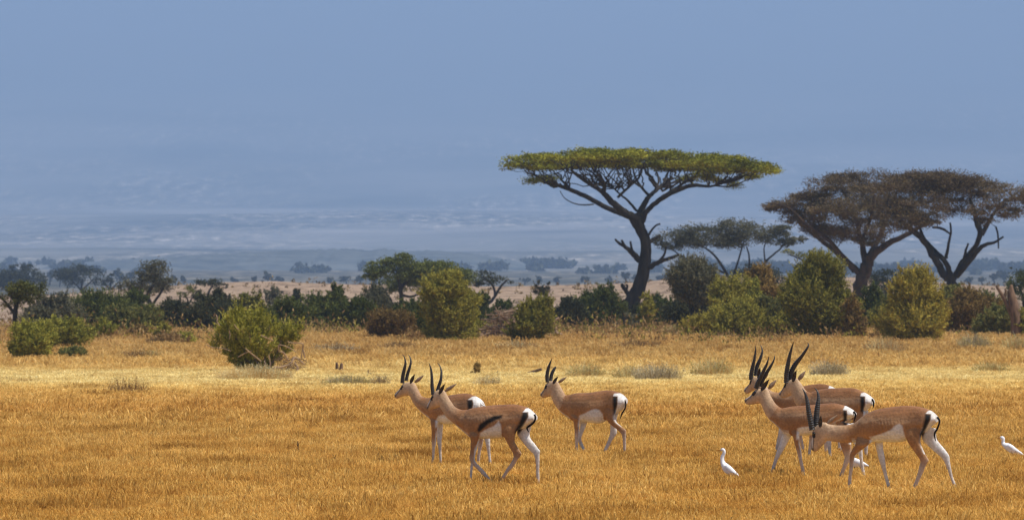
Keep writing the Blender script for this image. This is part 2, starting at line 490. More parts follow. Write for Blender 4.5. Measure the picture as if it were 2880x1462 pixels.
    back = smoothstep(.35, .65, -(no @ B.d)) * body0 * (co[:, 2] > .42) * (hrel < 1.05)
    rear = smoothstep(B.sl(np.array([B.at(*P(zt_, g['torso'][-3][0]))]))[0][0] + .05, B.sl(np.array([B.at(*P(zt_, g['torso'][-3][0]))]))[0][0] - .03, st)
    mixin(white, back * rear)
    if 'stripe' in g:
        mixin(black, poly_soft(px, poly('stripe'), 4.6) * body0 * (lat > -.12))
    mixin(white, poly_soft(px, poly('white'), 1.3) * body0)
    if 'flank' in g: mixin(black, poly_soft(px, poly('flank'), 4.2) * ((lid == 0) | (lid == 3)))
    # face
    hm = (lid == 2) | (lid == 1)
    e = np.array(P(zh, g['eye'])); nose = np.array(P(zh, g['nose']))
    top = np.array(P(zh, g['head'][-4][0])); dv = nose - e; pr = np.array([dv[1], -dv[0]]); pr = pr / np.linalg.norm(pr)
    if pr @ (top - e) < 0: pr = -pr
    m2 = (lid == 2)
    mixin((.56, .50, .44), line_soft(hpx, [e + pr * 3 + dv * .1, nose + pr * 2.5 - dv * .1], .011 * k, .005 * k) * m2)
    mixin((.03, .024, .02), line_soft(hpx, [e + pr * 0.5, e + dv * .5, nose - dv * .08], .0045 * k, .0035 * k) * m2 * .85)
    mixin((.10, .075, .06), line_soft(hpx, [e + dv * .55 + pr * 6.5, nose + pr * 4], .006 * k, .005 * k) * m2 * .7)
    mixin((.05, .04, .035), line_soft(hpx, [nose - dv * .02, nose + dv * .1], .011 * k, .006 * k) * m2 * .8)
    mixin(black, line_soft(hpx, [e + pr * 2.5 - dv * .04, e + dv * .16], .019 * k, .006 * k) * m2)
    mixin((.60, .55, .50), line_soft(hpx, [e - dv * .20 + pr * 1, e - dv * .30 - pr * 2], .012 * k, .008 * k) * m2 * .6)
    co2 = (co - C).astype(np.float32)
    me.vertices.foreach_set('co', co2.ravel())
    a = me.attributes.new('Col', 'FLOAT_COLOR', 'POINT')
    a.data.foreach_set('color', np.concatenate([colr, np.ones((nv, 1))], 1).astype(np.float32).ravel())
    me.polygons.foreach_set('use_smooth', np.ones(len(me.polygons), bool))
    me.materials.clear(); me.materials.append(M['coat'])
    root = empty('gazelle', tuple(C), label, 'gazelle', 'gazelles grazing on the dry grass')
    me.name = 'body'; ob = bpy.data.objects.new('body', me); link(ob, root)
    # horns
    zo = g.get('zo', zh)
    for key, sg in (('horn_n', 1), ('horn_f', -1)):
        hs = g[key]; m = len(hs)
        Pp = np.array([H.at(*P(zo, (x, y)), sg * (.03 + .05 * (i / (m - 1)))) for i, (x, y, r) in enumerate(hs)])
        rr = np.array([r / zo[2] / k for _, _, r in hs]) * 1.04
        Vv, Ff = ringed_tube(Pp, rr, .16)
        mesh_np('horn', Vv - C, Ff, M['horn'], root, True)
    for key, sg in (('ear_n', 1), ('ear_f', -1)):
        b, tp, hw = g[key]
        b3 = H.at(*P(zo, b), sg * .045); t3 = H.at(*P(zo, tp), sg * .10)
        face = np.array([-.5, -.8, .15]) if sg > 0 else np.array([.2, .9, .1])
        Vv, Ff = ear_mesh(b3, t3, hw / zo[2] / k, face)
        mesh_np('ear', Vv - C, Ff, M['ear_dark' if sg > 0 else 'ear'], root, True)
    for sg in (1, -1):
        ec = H.at(e[0], e[1], .047); st_, _ = H.sl(ec[None]); c3 = H.C + st_[0] * H.d + sg * .043 * H.n; c3[2] = ec[2]
        Vv, Ff = ball(c3, .015); mesh_np('eye', Vv - C, Ff, M['eye'], root, True)
    if 'tail' in g:
        zz = g.get('z_tail', zt_); T = g['tail']; m = len(T)
        Tp = np.array([B.at(*P(zz, q), .03) - .03 * B.d for q in T])
        rr = [.013] + [.011] * (m - 2) + [.004]
        Vv, Ff = ringed_tube(Tp, np.array(rr), 0)
        mesh_np('tail', Vv - C, Ff, M[g.get('tailmat', 'tail')], root, True)
    for a_, b_, w_, nn in feet:
        c_ = (a_ + b_) / 2
        top_ = (a_ + np.array([0, 0, .004]), b_ + np.array([0, 0, .004]), .017, nn)
        dz = max(.03, c_[2] * .95)
        low_ = (c_ + B.d * .035 - np.array([0, 0, dz]), c_ - B.d * .018 - np.array([0, 0, dz]), .019, nn)
        Vv, Ff, _ = loft([top_, low_], 10, 3); mesh_np('hoof', Vv - C, Ff, M['hoof'], root, True)
    return root

Z1 = (1080, 960, 2.973); Z2 = (1290, 1180, 6.54); Z3 = (1100, 980, 6.54)
ZM = (1480, 980, 3.847); ZR = (2000, 940, 2.844); ZH = (2080, 950, 5.232); ZD = (2240, 1060, 3.634); Z5 = (2260, 1080, 6.54)

gazelle('gazelle with long black flank stripe walking in front of another gazelle, left of centre', 65.7, 1410, 22, 36, dict(
    z=Z1, zl=Z2, zo=Z3,
    torso=[((668, 600), (690, 770), .07), ((700, 568), (735, 812), .10), ((760, 552), (785, 815), .115), ((850, 538), (850, 812), .13), ((930, 530), (930, 810), .14),
           ((1010, 526), (1005, 800), .135), ((1080, 523), (1060, 770), .125), ((1140, 532), (1120, 740), .12), ((1190, 552), (1170, 720), .11), ((1225, 590), (1210, 690), .08), ((1240, 620), (1235, 660), .04)],
    neck=[((650, 570), (640, 735), .07), ((600, 550), (585, 685), .058), ((565, 510), (530, 640), .05), ((540, 470), (500, 600), .045), ((515, 425), (475, 560), .043)],
    head=[((490, 402), (478, 545), .045), ((450, 405), (450, 552), .05), ((420, 425), (430, 560), .05), ((403, 455), (415, 564), .043), ((388, 490), (400, 570), .033), ((372, 515), (388, 572), .027), ((362, 535), (376, 572), .022), ((358, 552), (366, 570), .014)],
    eye=(405, 465), nose=(366, 550),
    nf=[((150, 150), (370, 190), .04), ((205, 300), (390, 280), .04), ((220, 400), (350, 400), .03), ((215, 520), (310, 520), .024), ((205, 640), (300, 640), .02), ((200, 720), (300, 745), .02), ((245, 815), (312, 770), .018), ((320, 890), (375, 835), .0155), ((430, 1005), (480, 945), .0145), ((510, 1090), (560, 1050), .0155), ((590, 1155), (640, 1112), .015), ((640, 1190), (680, 1150), .014)],
    ff=[((330, 240), (450, 260), .035), ((305, 380), (380, 380), .026), ((275, 520), (340, 520), .022), ((245, 640), (305, 640), .02), ((225, 740), (285, 740), .018), ((215, 850), (265, 850), .015), ((205, 1000), (250, 1000), .0145), ((195, 1100), (245, 1100), .0155), ((185, 1170), (240, 1180), .015), ((130, 1240), (180, 1245), .013)],
    nh=[((780, -100), (1220, -40), .05), ((770, 130), (1110, 150), .05), ((800, 260), (1050, 260), .04), ((870, 380), (1030, 390), .032), ((930, 500), (1075, 480), .026), ((985, 590), (1120, 560), .021), ((1005, 670), (1160, 625), .019), ((985, 740), (1080, 745), .016), ((920, 840), (1000, 880), .0145), ((860, 930), (920, 960), .0145), ((800, 1030), (860, 1060), .0155), ((765, 1100), (820, 1120), .015), ((735, 1180), (790, 1170), .014)],
    fh=[((1100, -60), (1390, -30), .05), ((1080, 130), (1350, 110), .045), ((1075, 270), (1310, 260), .04), ((1150, 380), (1330, 350), .034), ((1230, 480), (1400, 440), .028), ((1310, 570), (1460, 520), .022), ((1380, 640), (1500, 570), .02), ((1400, 700), (1490, 650), .018), ((1415, 760), (1490, 760), .016), ((1420, 900), (1485, 900), .0145), ((1425, 1050), (1490, 1050), .0145), ((1440, 1130), (1490, 1140), .015), ((1440, 1180), (1490, 1190), .015), ((1415, 1240), (1465, 1235), .014)],
    horn_n=[(772, 845, 34), (755, 700, 31), (750, 560, 26), (740, 420, 20), (720, 330, 12), (693, 262, 3)],
    horn_f=[(850, 785, 33), (880, 680, 30), (915, 570, 25), (925, 450, 19), (915, 370, 13), (890, 305, 8), (852, 262, 3)],
    ear_n=((875, 835), (985, 650), 40), ear_f=((985, 790), (1210, 640), 34),
    tail=[(1238, 608), (1246, 640), (1232, 675), (1200, 702), (1176, 722), (1190, 756)],
    stripe=[(1160, 590), (1205, 588), (1205, 625), (1165, 700), (1125, 755), (1095, 775), (1095, 740), (1125, 690), (1145, 640)],
    white=[(1160, 590), (1185, 560), (1250, 555), (1310, 600), (1310, 760), (1150, 800), (1100, 790), (1128, 757), (1168, 702), (1208, 627), (1207, 588)],
    belly=[(805, 765), (850, 735), (920, 705), (958, 668), (975, 690), (985, 780), (1010, 840), (790, 840)],
    flank=[(778, 740), (795, 695), (850, 655), (920, 620), (990, 612), (985, 637), (940, 655), (870, 690), (812, 745), (792, 758)]))

gazelle('gazelle half hidden behind the striped one, white rump and raised tail showing', 74.8, 1290, 33, 36, dict(
    z=Z1, zh=Z3, zl=Z1, zo=Z3,
    torso=[((345, 480), (350, 600), .07), ((390, 468), (395, 655), .10), ((450, 462), (450, 680), .115), ((520, 452), (520, 690), .13), ((600, 440), (600, 690), .135), ((670, 432), (670, 680), .13), ((715, 438), (710, 660), .125), ((750, 455), (745, 640), .12), ((778, 480), (775, 600), .09), ((792, 510), (790, 570), .05)],
    neck=[((660, 905), (560, 1165), .075), ((560, 870), (450, 1050), .06), ((510, 790), (400, 980), .052), ((470, 700), (360, 900), .047), ((420, 625), (330, 862), .044)],
    head=[((350, 610), (330, 865), .045), ((300, 615), (290, 865), .05), ((240, 630), (255, 868), .05), ((205, 670), (220, 878), .043), ((160, 740), (180, 892), .033), ((110, 785), (140, 910), .027), ((75, 825), (108, 920), .022), ((60, 850), (85, 905), .014)],
    eye=(205, 700), nose=(78, 868),
    nf=[((375, 600), (470, 650), .04), ((395, 690), (450, 690), .03), ((400, 770), (440, 775), .023), ((400, 850), (433, 850), .02), ((402, 905), (425, 905), .015), ((400, 980), (420, 980), .0145), ((395, 1035), (420, 1040), .015)],
    ff=[((430, 640), (500, 640), .035), ((445, 720), (490, 720), .027), ((445, 820), (482, 820), .021), ((450, 862), (480, 866), .019), ((458, 920), (480, 920), .015), ((462, 985), (483, 985), .0145), ((460, 1035), (483, 1040), .015)],
    nh=[((690, 540), (785, 560), .05), ((715, 680), (800, 680), .04), ((755, 770), (832, 770), .026), ((785, 855), (828, 845), .019), ((782, 930), (808, 930), .0145), ((775, 1010), (800, 1015), .0145), ((770, 1045), (796, 1050), .015)],
    fh=[((740, 560), (815, 580), .05), ((780, 690), (840, 690), .035), ((830, 790), (882, 790), .022), ((850, 855), (888, 855), .018), ((865, 930), (890, 930), .0145), ((875, 1000), (898, 1000), .0145), ((878, 1045), (902, 1050), .015)],
    horn_n=[(208, 630, 36), (215, 520, 34), (238, 400, 29), (262, 290, 22), (258, 210, 15), (240, 150, 9), (208, 107, 3)],
    horn_f=[(276, 590, 29), (300, 480, 29), (335, 370, 24), (362, 270, 18), (360, 200, 13), (340, 145, 8), (310, 107, 3)],
    ear_n=((345, 640), (432, 470), 38), ear_f=((435, 625), (607, 485), 32),
    tail=[(788, 510), (806, 530), (845, 546)], tailmat='tail_white',
    stripe=[(695, 490), (738, 486), (746, 520), (736, 560), (700, 575)],
    white=[(700, 486), (740, 460), (800, 455), (840, 500), (860, 560), (850, 640), (740, 640), (738, 560), (748, 520), (740, 486)],
    belly=[(430, 665), (455, 622), (500, 612), (560, 640), (620, 660), (700, 640), (700, 720), (430, 720)]))

gazelle('lone gazelle standing apart in the middle with one short broken horn', 80.8, 1640, 25, 36, dict(
    z=ZM,
    torso=[((470, 505), (445, 735), .07), ((510, 487), (500, 780), .10), ((560, 478), (565, 792), .115), ((640, 478), (640, 792), .13), ((720, 470), (720, 806), .14), ((790, 458), (790, 810), .145), ((860, 450), (850, 790), .14), ((925, 452), (905, 740), .125), ((975, 468), (960, 700), .115), ((1018, 500), (1010, 660), .085), ((1042, 540), (1038, 600), .045)],
    neck=[((430, 502), (370, 685), .068), ((405, 470), (322, 625), .058), ((385, 430), (292, 575), .05), ((362, 392), (272, 522), .045)],
    head=[((335, 350), (270, 515), .045), ((290, 345), (255, 520), .05), ((250, 355), (235, 525), .05), ((220, 380), (215, 528), .045), ((200, 425), (200, 532), .035), ((180, 455), (182, 535), .028), ((162, 475), (170, 530), .022), ((152, 490), (160, 520), .014)],
    eye=(218, 405), nose=(160, 500),
    nf=[((430, 640), (560, 710), .04), ((495, 745), (575, 745), .035), ((512, 800), (580, 800), .028), ((522, 880), (575, 870), .022), ((525, 960), (572, 950), .02), ((530, 1020), (561, 1020), .015), ((530, 1100), (559, 1100), .0145), ((525, 1155), (560, 1160), .015)],
    ff=[((580, 720), (680, 740), .035), ((585, 800), (660, 800), .03), ((580, 880), (628, 880), .022), ((560, 960), (598, 958), .02), ((565, 1010), (602, 1000), .018), ((590, 1062), (622, 1047), .015), ((625, 1122), (652, 1107), .0145), ((640, 1155), (675, 1145), .015)],
    nh=[((800, 560), (1000, 560), .05), ((810, 650), (975, 680), .05), ((850, 740), (960, 750), .04), ((890, 800), (985, 800), .03), ((950, 850), (1030, 840), .022), ((1010, 900), (1078, 880), .02), ((1035, 940), (1080, 920), .017), ((1045, 1000), (1081, 1000), .0145), ((1048, 1080), (1081, 1080), .0145), ((1045, 1150), (1083, 1150), .015)],
    fh=[((880, 650), (1010, 650), .045), ((900, 770), (980, 770), .04), ((910, 850), (977, 850), .025), ((905, 920), (982, 915), .02), ((890, 970), (937, 985), .016), ((865, 1030), (902, 1050), .0145), ((838, 1090), (872, 1107), .0145), ((825, 1150), (860, 1160), .015)],
    horn_n=[(230, 362, 19), (225, 300, 19), (235, 230, 17), (255, 165, 11), (278, 108, 2)],
    horn_f=[(263, 350, 19), (275, 280, 18), (300, 225, 15), (322, 198, 10)],
    ear_n=((285, 378), (342, 302), 20), ear_f=((345, 370), (440, 302), 17),
    tail=[(1030, 538), (1056, 590), (1046, 650), (1016, 700), (995, 758)],
    stripe=[(935, 515), (988, 515), (985, 600), (965, 700), (945, 715), (935, 600)],
    white=[(940, 512), (950, 485), (1060, 480), (1110, 560), (1110, 760), (1000, 800), (965, 790), (967, 702), (987, 602), (990, 515)],
    belly=[(575, 725), (650, 692), (700, 666), (750, 652), (790, 664), (830, 715), (850, 760), (880, 840), (560, 840), (570, 770)], band=.2))

gazelle('gazelle with head held low, foremost in the right hand herd', 64.1, 2480, 20, 30, dict(
    z=ZD,
    torso=[((620, 450), (640, 650), .07), ((680, 395), (700, 667), .10), ((745, 358), (765, 667), .115), ((820, 330), (830, 664), .125), ((920, 312), (920, 664), .135), ((1010, 300), (1010, 667), .14), ((1090, 293), (1085, 660), .135), ((1165, 292), (1150, 640), .125), ((1240, 298), (1225, 600), .12), ((1305, 318), (1295, 560), .11), ((1362, 352), (1357, 500), .09), ((1400, 402), (1398, 460), .05)],
    neck=[((590, 470), (590, 668), .078), ((500, 490), (490, 670), .062), ((410, 490), (400, 662), .053), ((335, 480), (345, 655), .048)],
    head=[((300, 462), (335, 652), .047), ((250, 462), (312, 650), .05), ((200, 500), (300, 662), .05), ((165, 550), (280, 687), .047), ((160, 610), (260, 708), .04), ((152, 670), (238, 732), .033), ((148, 710), (215, 754), .026), ((152, 740), (190, 762), .018)],
    eye=(180, 580), nose=(168, 735),
    nf=[((620, 560), (800, 640), .04), ((600, 680), (740, 690), .035), ((570, 730), (680, 735), .028), ((545, 790), (612, 795), .022), ((540, 840), (592, 840), .02), ((540, 920), (580, 930), .0155), ((530, 1010), (566, 1010), .0145), ((525, 1085), (562, 1090), .015), ((522, 1140), (560, 1145), .015)],
    ff=[((790, 620), (890, 640), .035), ((805, 680), (880, 670), .03), ((820, 760), (890, 750), .024), ((840, 840), (905, 830), .021), ((860, 900), (912, 890), .019), ((880, 960), (920, 950), .0145), ((905, 1050), (941, 1040), .0145), ((925, 1120), (962, 1115), .015), ((930, 1150), (968, 1148), .015)],
    nh=[((1090, 480), (1340, 440), .055), ((1100, 560), (1290, 560), .05), ((1130, 650), (1270, 650), .042), ((1180, 730), (1290, 720), .032), ((1230, 800), (1320, 790), .024), ((1265, 860), (1352, 850), .02), ((1250, 920), (1330, 892), .018), ((1235, 990), (1287, 992), .0145), ((1200, 1080), (1242, 1092), .0145), ((1175, 1145), (1217, 1155), .015)],
    fh=[((1270, 520), (1430, 520), .05), ((1285, 640), (1430, 620), .045), ((1350, 710), (1470, 680), .035), ((1430, 780), (1520, 740), .027), ((1495, 840), (1562, 800), .022), ((1525, 900), (1570, 860), .019), ((1545, 950), (1582, 930), .016), ((1570, 1030), (1602, 1020), .0145), ((1600, 1110), (1634, 1100), .0145), ((1612, 1165), (1652, 1158), .015)],
    horn_n=[(162, 540, 29), (145, 450, 27), (125, 350, 24), (110, 250, 18), (90, 170, 11), (58, 112, 2)],
    horn_f=[(203, 505, 33), (205, 400, 29), (215, 300, 24), (225, 220, 16), (215, 150, 9), (182, 105, 2)],
    ear_n=((238, 515), (248, 395), 25), ear_f=((310, 478), (418, 385), 18),
    tail=[(1412, 408), (1436, 450), (1416, 520), (1386, 580), (1396, 652)],
    stripe=[(1315, 375), (1375, 378), (1370, 430), (1330, 520), (1290, 590), (1262, 615), (1258, 580), (1285, 520), (1307, 440)],
    white=[(1320, 372), (1345, 345), (1400, 335), (1490, 420), (1490, 560), (1420, 650), (1280, 670), (1268, 628), (1293, 592), (1333, 521), (1373, 430), (1378, 376)],
    belly=[(750, 645), (790, 605), (880, 575), (960, 540), (1010, 495), (1050, 478), (1080, 495), (1095, 560), (1120, 640), (1135, 700), (740, 700)]))

gazelle('gazelle with upright neck at the front left of the right hand herd', 69.2, 2300, 26, 36, dict(
    z=ZR, zh=ZH, z_nf=ZR, z_ff=ZR, z_nh=ZD, z_fh=ZD,
    torso=[((545, 595), (545, 750), .07), ((590, 585), (600, 800), .10), ((650, 575), (660, 812), .115), ((740, 568), (740, 808), .13), ((830, 560), (830, 802), .135), ((910, 552), (910, 797), .13), ((975, 548), (965, 760), .125), ((1030, 558), (1020, 720), .115), ((1073, 575), (1068, 690), .10), ((1105, 600), (1100, 670), .07), ((1120, 625), (1118, 650), .04)],
    neck=[((610, 1030), (520, 1270), .08), ((540, 980), (430, 1190), .066), ((490, 910), (365, 1090), .055), ((450, 840), (332, 1012), .048), ((425, 775), (315, 965), .045)],
    head=[((395, 740), (325, 970), .045), ((340, 745), (300, 965), .05), ((280, 745), (260, 970), .05), ((230, 765), (225, 975), .045), ((180, 830), (185, 980), .035), ((130, 870), (140, 982), .028), ((90, 890), (105, 977), .022), ((70, 910), (85, 957), .014)],
    eye=(222, 810), nose=(88, 925),
    nf=[((610, 700), (715, 750), .04), ((645, 790), (708, 790), .032), ((665, 860), (708, 860), .024), ((683, 930), (721, 925), .02), ((700, 1000), (729, 995), .015), ((717, 1070), (743, 1065), .0145), ((728, 1135), (755, 1135), .015)],
    ff=[((575, 740), (665, 780), .035), ((562, 810), (632, 830), .03), ((545, 870), (598, 890), .025), ((525, 930), (566, 948), .021), ((503, 1000), (531, 1012), .015), ((479, 1080), (506, 1087), .0145), ((465, 1120), (493, 1132), .015)],
    nh=[((400, 450), (575, 480), .05), ((420, 560), (565, 580), .045), ((440, 660), (560, 680), .035), ((465, 750), (560, 760), .026), ((490, 810), (552, 830), .02), ((480, 870), (532, 882), .017), ((460, 940), (497, 957), .0145), ((435, 1010), (472, 1022), .0145), ((425, 1055), (462, 1065), .015)],
    fh=[((500, 470), (590, 470), .045), ((530, 570), (620, 560), .04), ((570, 650), (650, 640), .028), ((610, 720), (670, 700), .021), ((630, 780), (677, 765), .018), ((645, 850), (682, 850), .0145), ((660, 940), (695, 940), .0145), ((675, 1010), (708, 1010), .0145), ((680, 1062), (718, 1064), .015)],
    horn_n=[(245, 735, 33), (275, 650, 31), (320, 560, 28), (370, 450, 22), (410, 360, 14), (432, 265, 3)],
    horn_f=[(305, 710, 29), (350, 600, 27), (400, 510, 25), (450, 430, 20), (495, 350, 13), (515, 290, 8), (508, 258, 3)],
    ear_n=((312, 775), (435, 605), 38), ear_f=((425, 750), (547, 610), 32),
    z_tail=Z5, tail=[(878, 502), (910, 545), (908, 605), (885, 685)],
    stripe=[(1055, 603), (1085, 608), (1088, 660), (1083, 725), (1058, 725)],
    white=[(1055, 603), (1070, 570), (1120, 560), (1180, 620), (1180, 740), (1090, 750), (1086, 720), (1090, 660), (1087, 606)],
    belly=[(690, 752), (730, 740), (800, 736), (900, 750), (960, 780), (960, 840), (680, 840)]))

gazelle('gazelle with the tallest widely curved horns at the back right of the herd', 77.9, 2350, 27, 36, dict(
    z=ZR, zh=ZH, zl=ZR,
    torso=[((800, 465), (790, 640), .075), ((850, 445), (850, 715), .11), ((930, 432), (930, 722), .125), ((1010, 428), (1010, 725), .135), ((1080, 426), (1080, 722), .13), ((1135, 428), (1125, 690), .125), ((1180, 440), (1170, 660), .115), ((1220, 465), (1213, 620), .10), ((1252, 495), (1248, 580), .06), ((1266, 520), (1264, 560), .035)],
    neck=[((1060, 798), (940, 1075), .09), ((1000, 790), (880, 1040), .078), ((950, 740), (820, 960), .065), ((920, 690), (795, 895), .055), ((880, 635), (780, 845), .05)],
    head=[((840, 590), (762, 840), .048), ((790, 600), (745, 848), .05), ((730, 620), (720, 862), .05), ((680, 645), (690, 872), .045), ((655, 700), (665, 880), .036), ((620, 765), (640, 884), .028), ((590, 800), (610, 872), .022), ((578, 820), (592, 852), .014)],
    eye=(672, 690), nose=(592, 832),
    nf=[((790, 680), (870, 720), .04), ((788, 780), (840, 780), .026), ((785, 840), (825, 835), .022), ((780, 895), (810, 895), .018), ((775, 945), (799, 945), .0145), ((770, 1000), (800, 1000), .015)],
    ff=[((890, 690), (960, 720), .035), ((905, 790), (960, 790), .024), ((920, 860), (963, 860), .02), ((935, 930), (961, 930), .0145), ((942, 1010), (967, 1010), .015)],
    nh=[((1130, 600), (1240, 620), .05), ((1130, 750), (1210, 760), .035), ((1155, 850), (1205, 845), .024), ((1140, 930), (1178, 930), .017), ((1112, 1015), (1140, 1015), .015)],
    fh=[((1180, 600), (1260, 610), .045), ((1190, 760), (1250, 760), .03), ((1220, 860), (1260, 850), .021), ((1225, 940), (1253, 940), .0145), ((1230, 1020), (1258, 1020), .015)],
    horn_n=[(690, 660, 35), (690, 540, 33), (710, 400, 30), (740, 250, 22), (770, 140, 13), (797, 55, 3)],
    horn_f=[(742, 620, 37), (765, 500, 37), (820, 390, 33), (900, 290, 25), (970, 190, 18), (1010, 120, 12), (1003, 62, 3)],
    ear_n=((778, 645), (835, 470), 36), ear_f=((860, 625), (975, 480), 32),
    z_tail=Z5, tail=[(1222, 272), (1247, 320), (1252, 380), (1236, 445)],
    stripe=[(1193, 493), (1230, 495), (1231, 560), (1215, 628), (1193, 615)],
    white=[(1193, 493), (1200, 470), (1280, 455), (1330, 520), (1320, 650), (1215, 650), (1218, 622), (1234, 560), (1233, 494)],
    belly=[(840, 710), (900, 690), (1050, 690), (1100, 760), (840, 760)], band=.6))

gazelle('gazelle farthest back in the right hand herd, its neck hidden by two nearer heads', 80.8, 2240, 25, 34, dict(
    z=ZR, zh=ZH, zl=ZR,
    torso=[((545, 462), (550, 590), .08), ((600, 442), (615, 670), .11), ((700, 420), (710, 690), .125), ((790, 402), (790, 690), .135), ((865, 394), (865, 690), .13), ((922, 400), (912, 650), .12), ((960, 418), (950, 600), .11), ((988, 440), (978, 560), .08), ((1003, 470), (998, 520), .04)],
    neck=[((640, 795), (600, 1040), .085), ((560, 800), (500, 1005), .072), ((470, 780), (400, 930), .06), ((380, 700), (300, 855), .05), ((320, 630), (250, 790), .046)],
    head=[((285, 580), (232, 772), .045), ((245, 562), (217, 772), .05), ((200, 572), (202, 777), .05), ((168, 602), (177, 787), .045), ((150, 662), (160, 802), .035), ((115, 702), (132, 817), .028), ((80, 737), (107, 822), .022), ((62, 767), (82, 807), .014)],
    eye=(165, 640), nose=(78, 778),
    nf=[((660, 650), (740, 700), .04), ((690, 760), (735, 760), .026), ((702, 825), (730, 820), .02), ((715, 880), (740, 875), .016), ((725, 930), (749, 925), .0145), ((730, 975), (754, 973), .015)],
    ff=[((545, 640), (640, 680), .04), ((540, 770), (585, 770), .026), ((525, 850), (562, 850), .02), ((515, 900), (541, 900), .015), ((510, 950), (533, 950), .0145), ((505, 990), (530, 990), .015)],
    nh=[((880, 580), (980, 600), .05), ((915, 720), (985, 720), .03), ((925, 800), (980, 795), .022), ((905, 870), (945, 870), .018), ((905, 930), (930, 930), .0145), ((905, 985), (932, 985), .015)],
    fh=[((910, 580), (1000, 590), .045), ((980, 740), (1035, 740), .03), ((1005, 820), (1045, 815), .021), ((1015, 900), (1042, 900), .0145), ((1020, 985), (1046, 985), .015)],
    horn_n=[(168, 610, 31), (172, 540, 31), (190, 440, 27), (215, 330, 20), (235, 200, 12), (238, 110, 3)],
    horn_f=[(238, 560, 29), (255, 430, 29), (300, 320, 23), (332, 220, 15), (330, 155, 9), (308, 105, 3)],
    ear_n=((272, 610), (300, 430), 32), ear_f=((330, 610), (430, 520), 28),
    white=[(938, 432), (945, 412), (1000, 414), (1040, 440), (1040, 580), (975, 580), (978, 440)],
    belly=[(620, 650), (900, 650), (900, 720), (620, 720)]))

# egrets ----------------------------------------------------------------
def egret(label, D, cx, yaw, z, pairs, beak, eye, legs):
    C = np.array([(cx - 1440.0) * D / F, D, 0.0]); B = Frame(C, R(yaw))
    def P(xy): return (z[0] + xy[0] / z[2], z[1] + xy[1] / z[2])
    V, Fc, _ = loft([(B.at(*P(t)), B.at(*P(b)), w, B.n) for t, b, w in pairs], 14, 4)
    me = remesh(V, Fc, .0055, 3, .5)
    co = np.empty(len(me.vertices) * 3, np.float32); me.vertices.foreach_get('co', co)
    co = co.reshape(-1, 3) - C.astype(np.float32); me.vertices.foreach_set('co', co.ravel())
    me.polygons.foreach_set('use_smooth', np.ones(len(me.polygons), bool)); me.materials.clear(); me.materials.append(M['feather'])
    root = empty('egret', tuple(C), label, 'bird', 'white egrets among the gazelles')
    link(bpy.data.objects.new('body', me), root)
    Pb = np.array([B.at(*P(q)) for q in beak]); Vv, Ff = ringed_tube(Pb, np.array([.011, .007, .002]), 0, 8, 12)
    mesh_np('beak', Vv - C, Ff, M['beak'], root, True)
    for sg in (1, -1):
        ec = B.at(*P(eye), sg * .017); Vv, Ff = ball(ec, .0065, 8, 6); mesh_np('eye', Vv - C, Ff, M['eye'], root, True)
    # wing folded against the flank, a raised blade
    for sg in (1, -1):
        secs = []
        for t, b, w in pairs[-6:]:
            A_ = B.at(*P(t), sg * (w * .72)); B_ = B.at(*P(b), sg * (w * .72)); c = A_ * .62 + B_ * .38; e = (A_ - B_) * .33
            secs.append((c + e, c - e, max(w * .42, .006), B.n))
        Vv, Ff, _ = loft(secs, 10, 3); mesh_np('wing', Vv - C, Ff, M['feather'], root, True)
    for sg, q in zip((1, -1), legs):
        t3 = B.at(*P(q), sg * .025); k3 = t3 + B.d * -.02; k3[2] = t3[2] * .5; f3 = t3.copy(); f3[2] = 0.005
        Vv, Ff = ringed_tube(np.array([t3, k3, f3, f3 + B.d * .05]), np.array([.008, .006, .006, .003]), 0, 7, 18)
        mesh_np('leg', Vv - C, Ff, M['bird_leg'], root, True)

egret('white egret standing upright with stretched neck, left of the right hand herd', 67.6, 2050, 18, (2000, 1220, 9.345),
      [((240, 402), (252, 440), .012), ((270, 378), (272, 452), .018), ((330, 368), (300, 450), .021), ((378, 430), (306, 462), .020), ((382, 500), (292, 510), .020), ((352, 580), (256, 570), .021), ((342, 660), (240, 660), .024), ((365, 730), (255, 780), .035), ((440, 785), (285, 880), .052), ((540, 865), (340, 985), .06), ((620, 950), (450, 1070), .055), ((690, 1030), (590, 1105), .042), ((745, 1100), (700, 1145), .026), ((780, 1170), (755, 1190), .01)],
      [(245, 420), (175, 413), (98, 411)], (262, 405), [(500, 1090), (560, 1110)])
egret('white egret walking at the right edge of the field, apart from the herd', 78.0, 2835, 20, (2780, 1200, 13.08),
      [((415, 375), (425, 420), .012), ((455, 345), (455, 450), .018), ((520, 332), (475, 460), .021), ((590, 380), (482, 490), .022), ((608, 470), (478, 530), .021), ((595, 560), (476, 600), .024), ((650, 585), (500, 680), .036), ((760, 600), (590, 790), .05), ((880, 665), (720, 900), .055), ((1000, 760), (870, 985), .05), ((1120, 860), (1020, 1010), .038), ((1220, 930), (1170, 1035), .024), ((1290, 1010), (1275, 1050), .01)],
      [(425, 392), (350, 400), (262, 408)], (440, 388), [(850, 960), (950, 990)])
egret('white egret stooping among the legs of the right hand herd', 70.4, 2405, 16, ZD,
      [((455, 715), (450, 745), .012), ((480, 705), (475, 750), .017), ((505, 730), (480, 762), .018), ((520, 780), (490, 790), .02), ((545, 805), (515, 830), .03), ((580, 818), (545, 880), .045), ((620, 830), (580, 918), .052), ((660, 850), (625, 925), .046), ((700, 872), (670, 922), .034), ((725, 890), (705, 918), .022), ((745, 905), (738, 916), .008)],
      [(458, 728), (440, 732), (415, 737)], (470, 722), [(590, 905), (640, 915)])
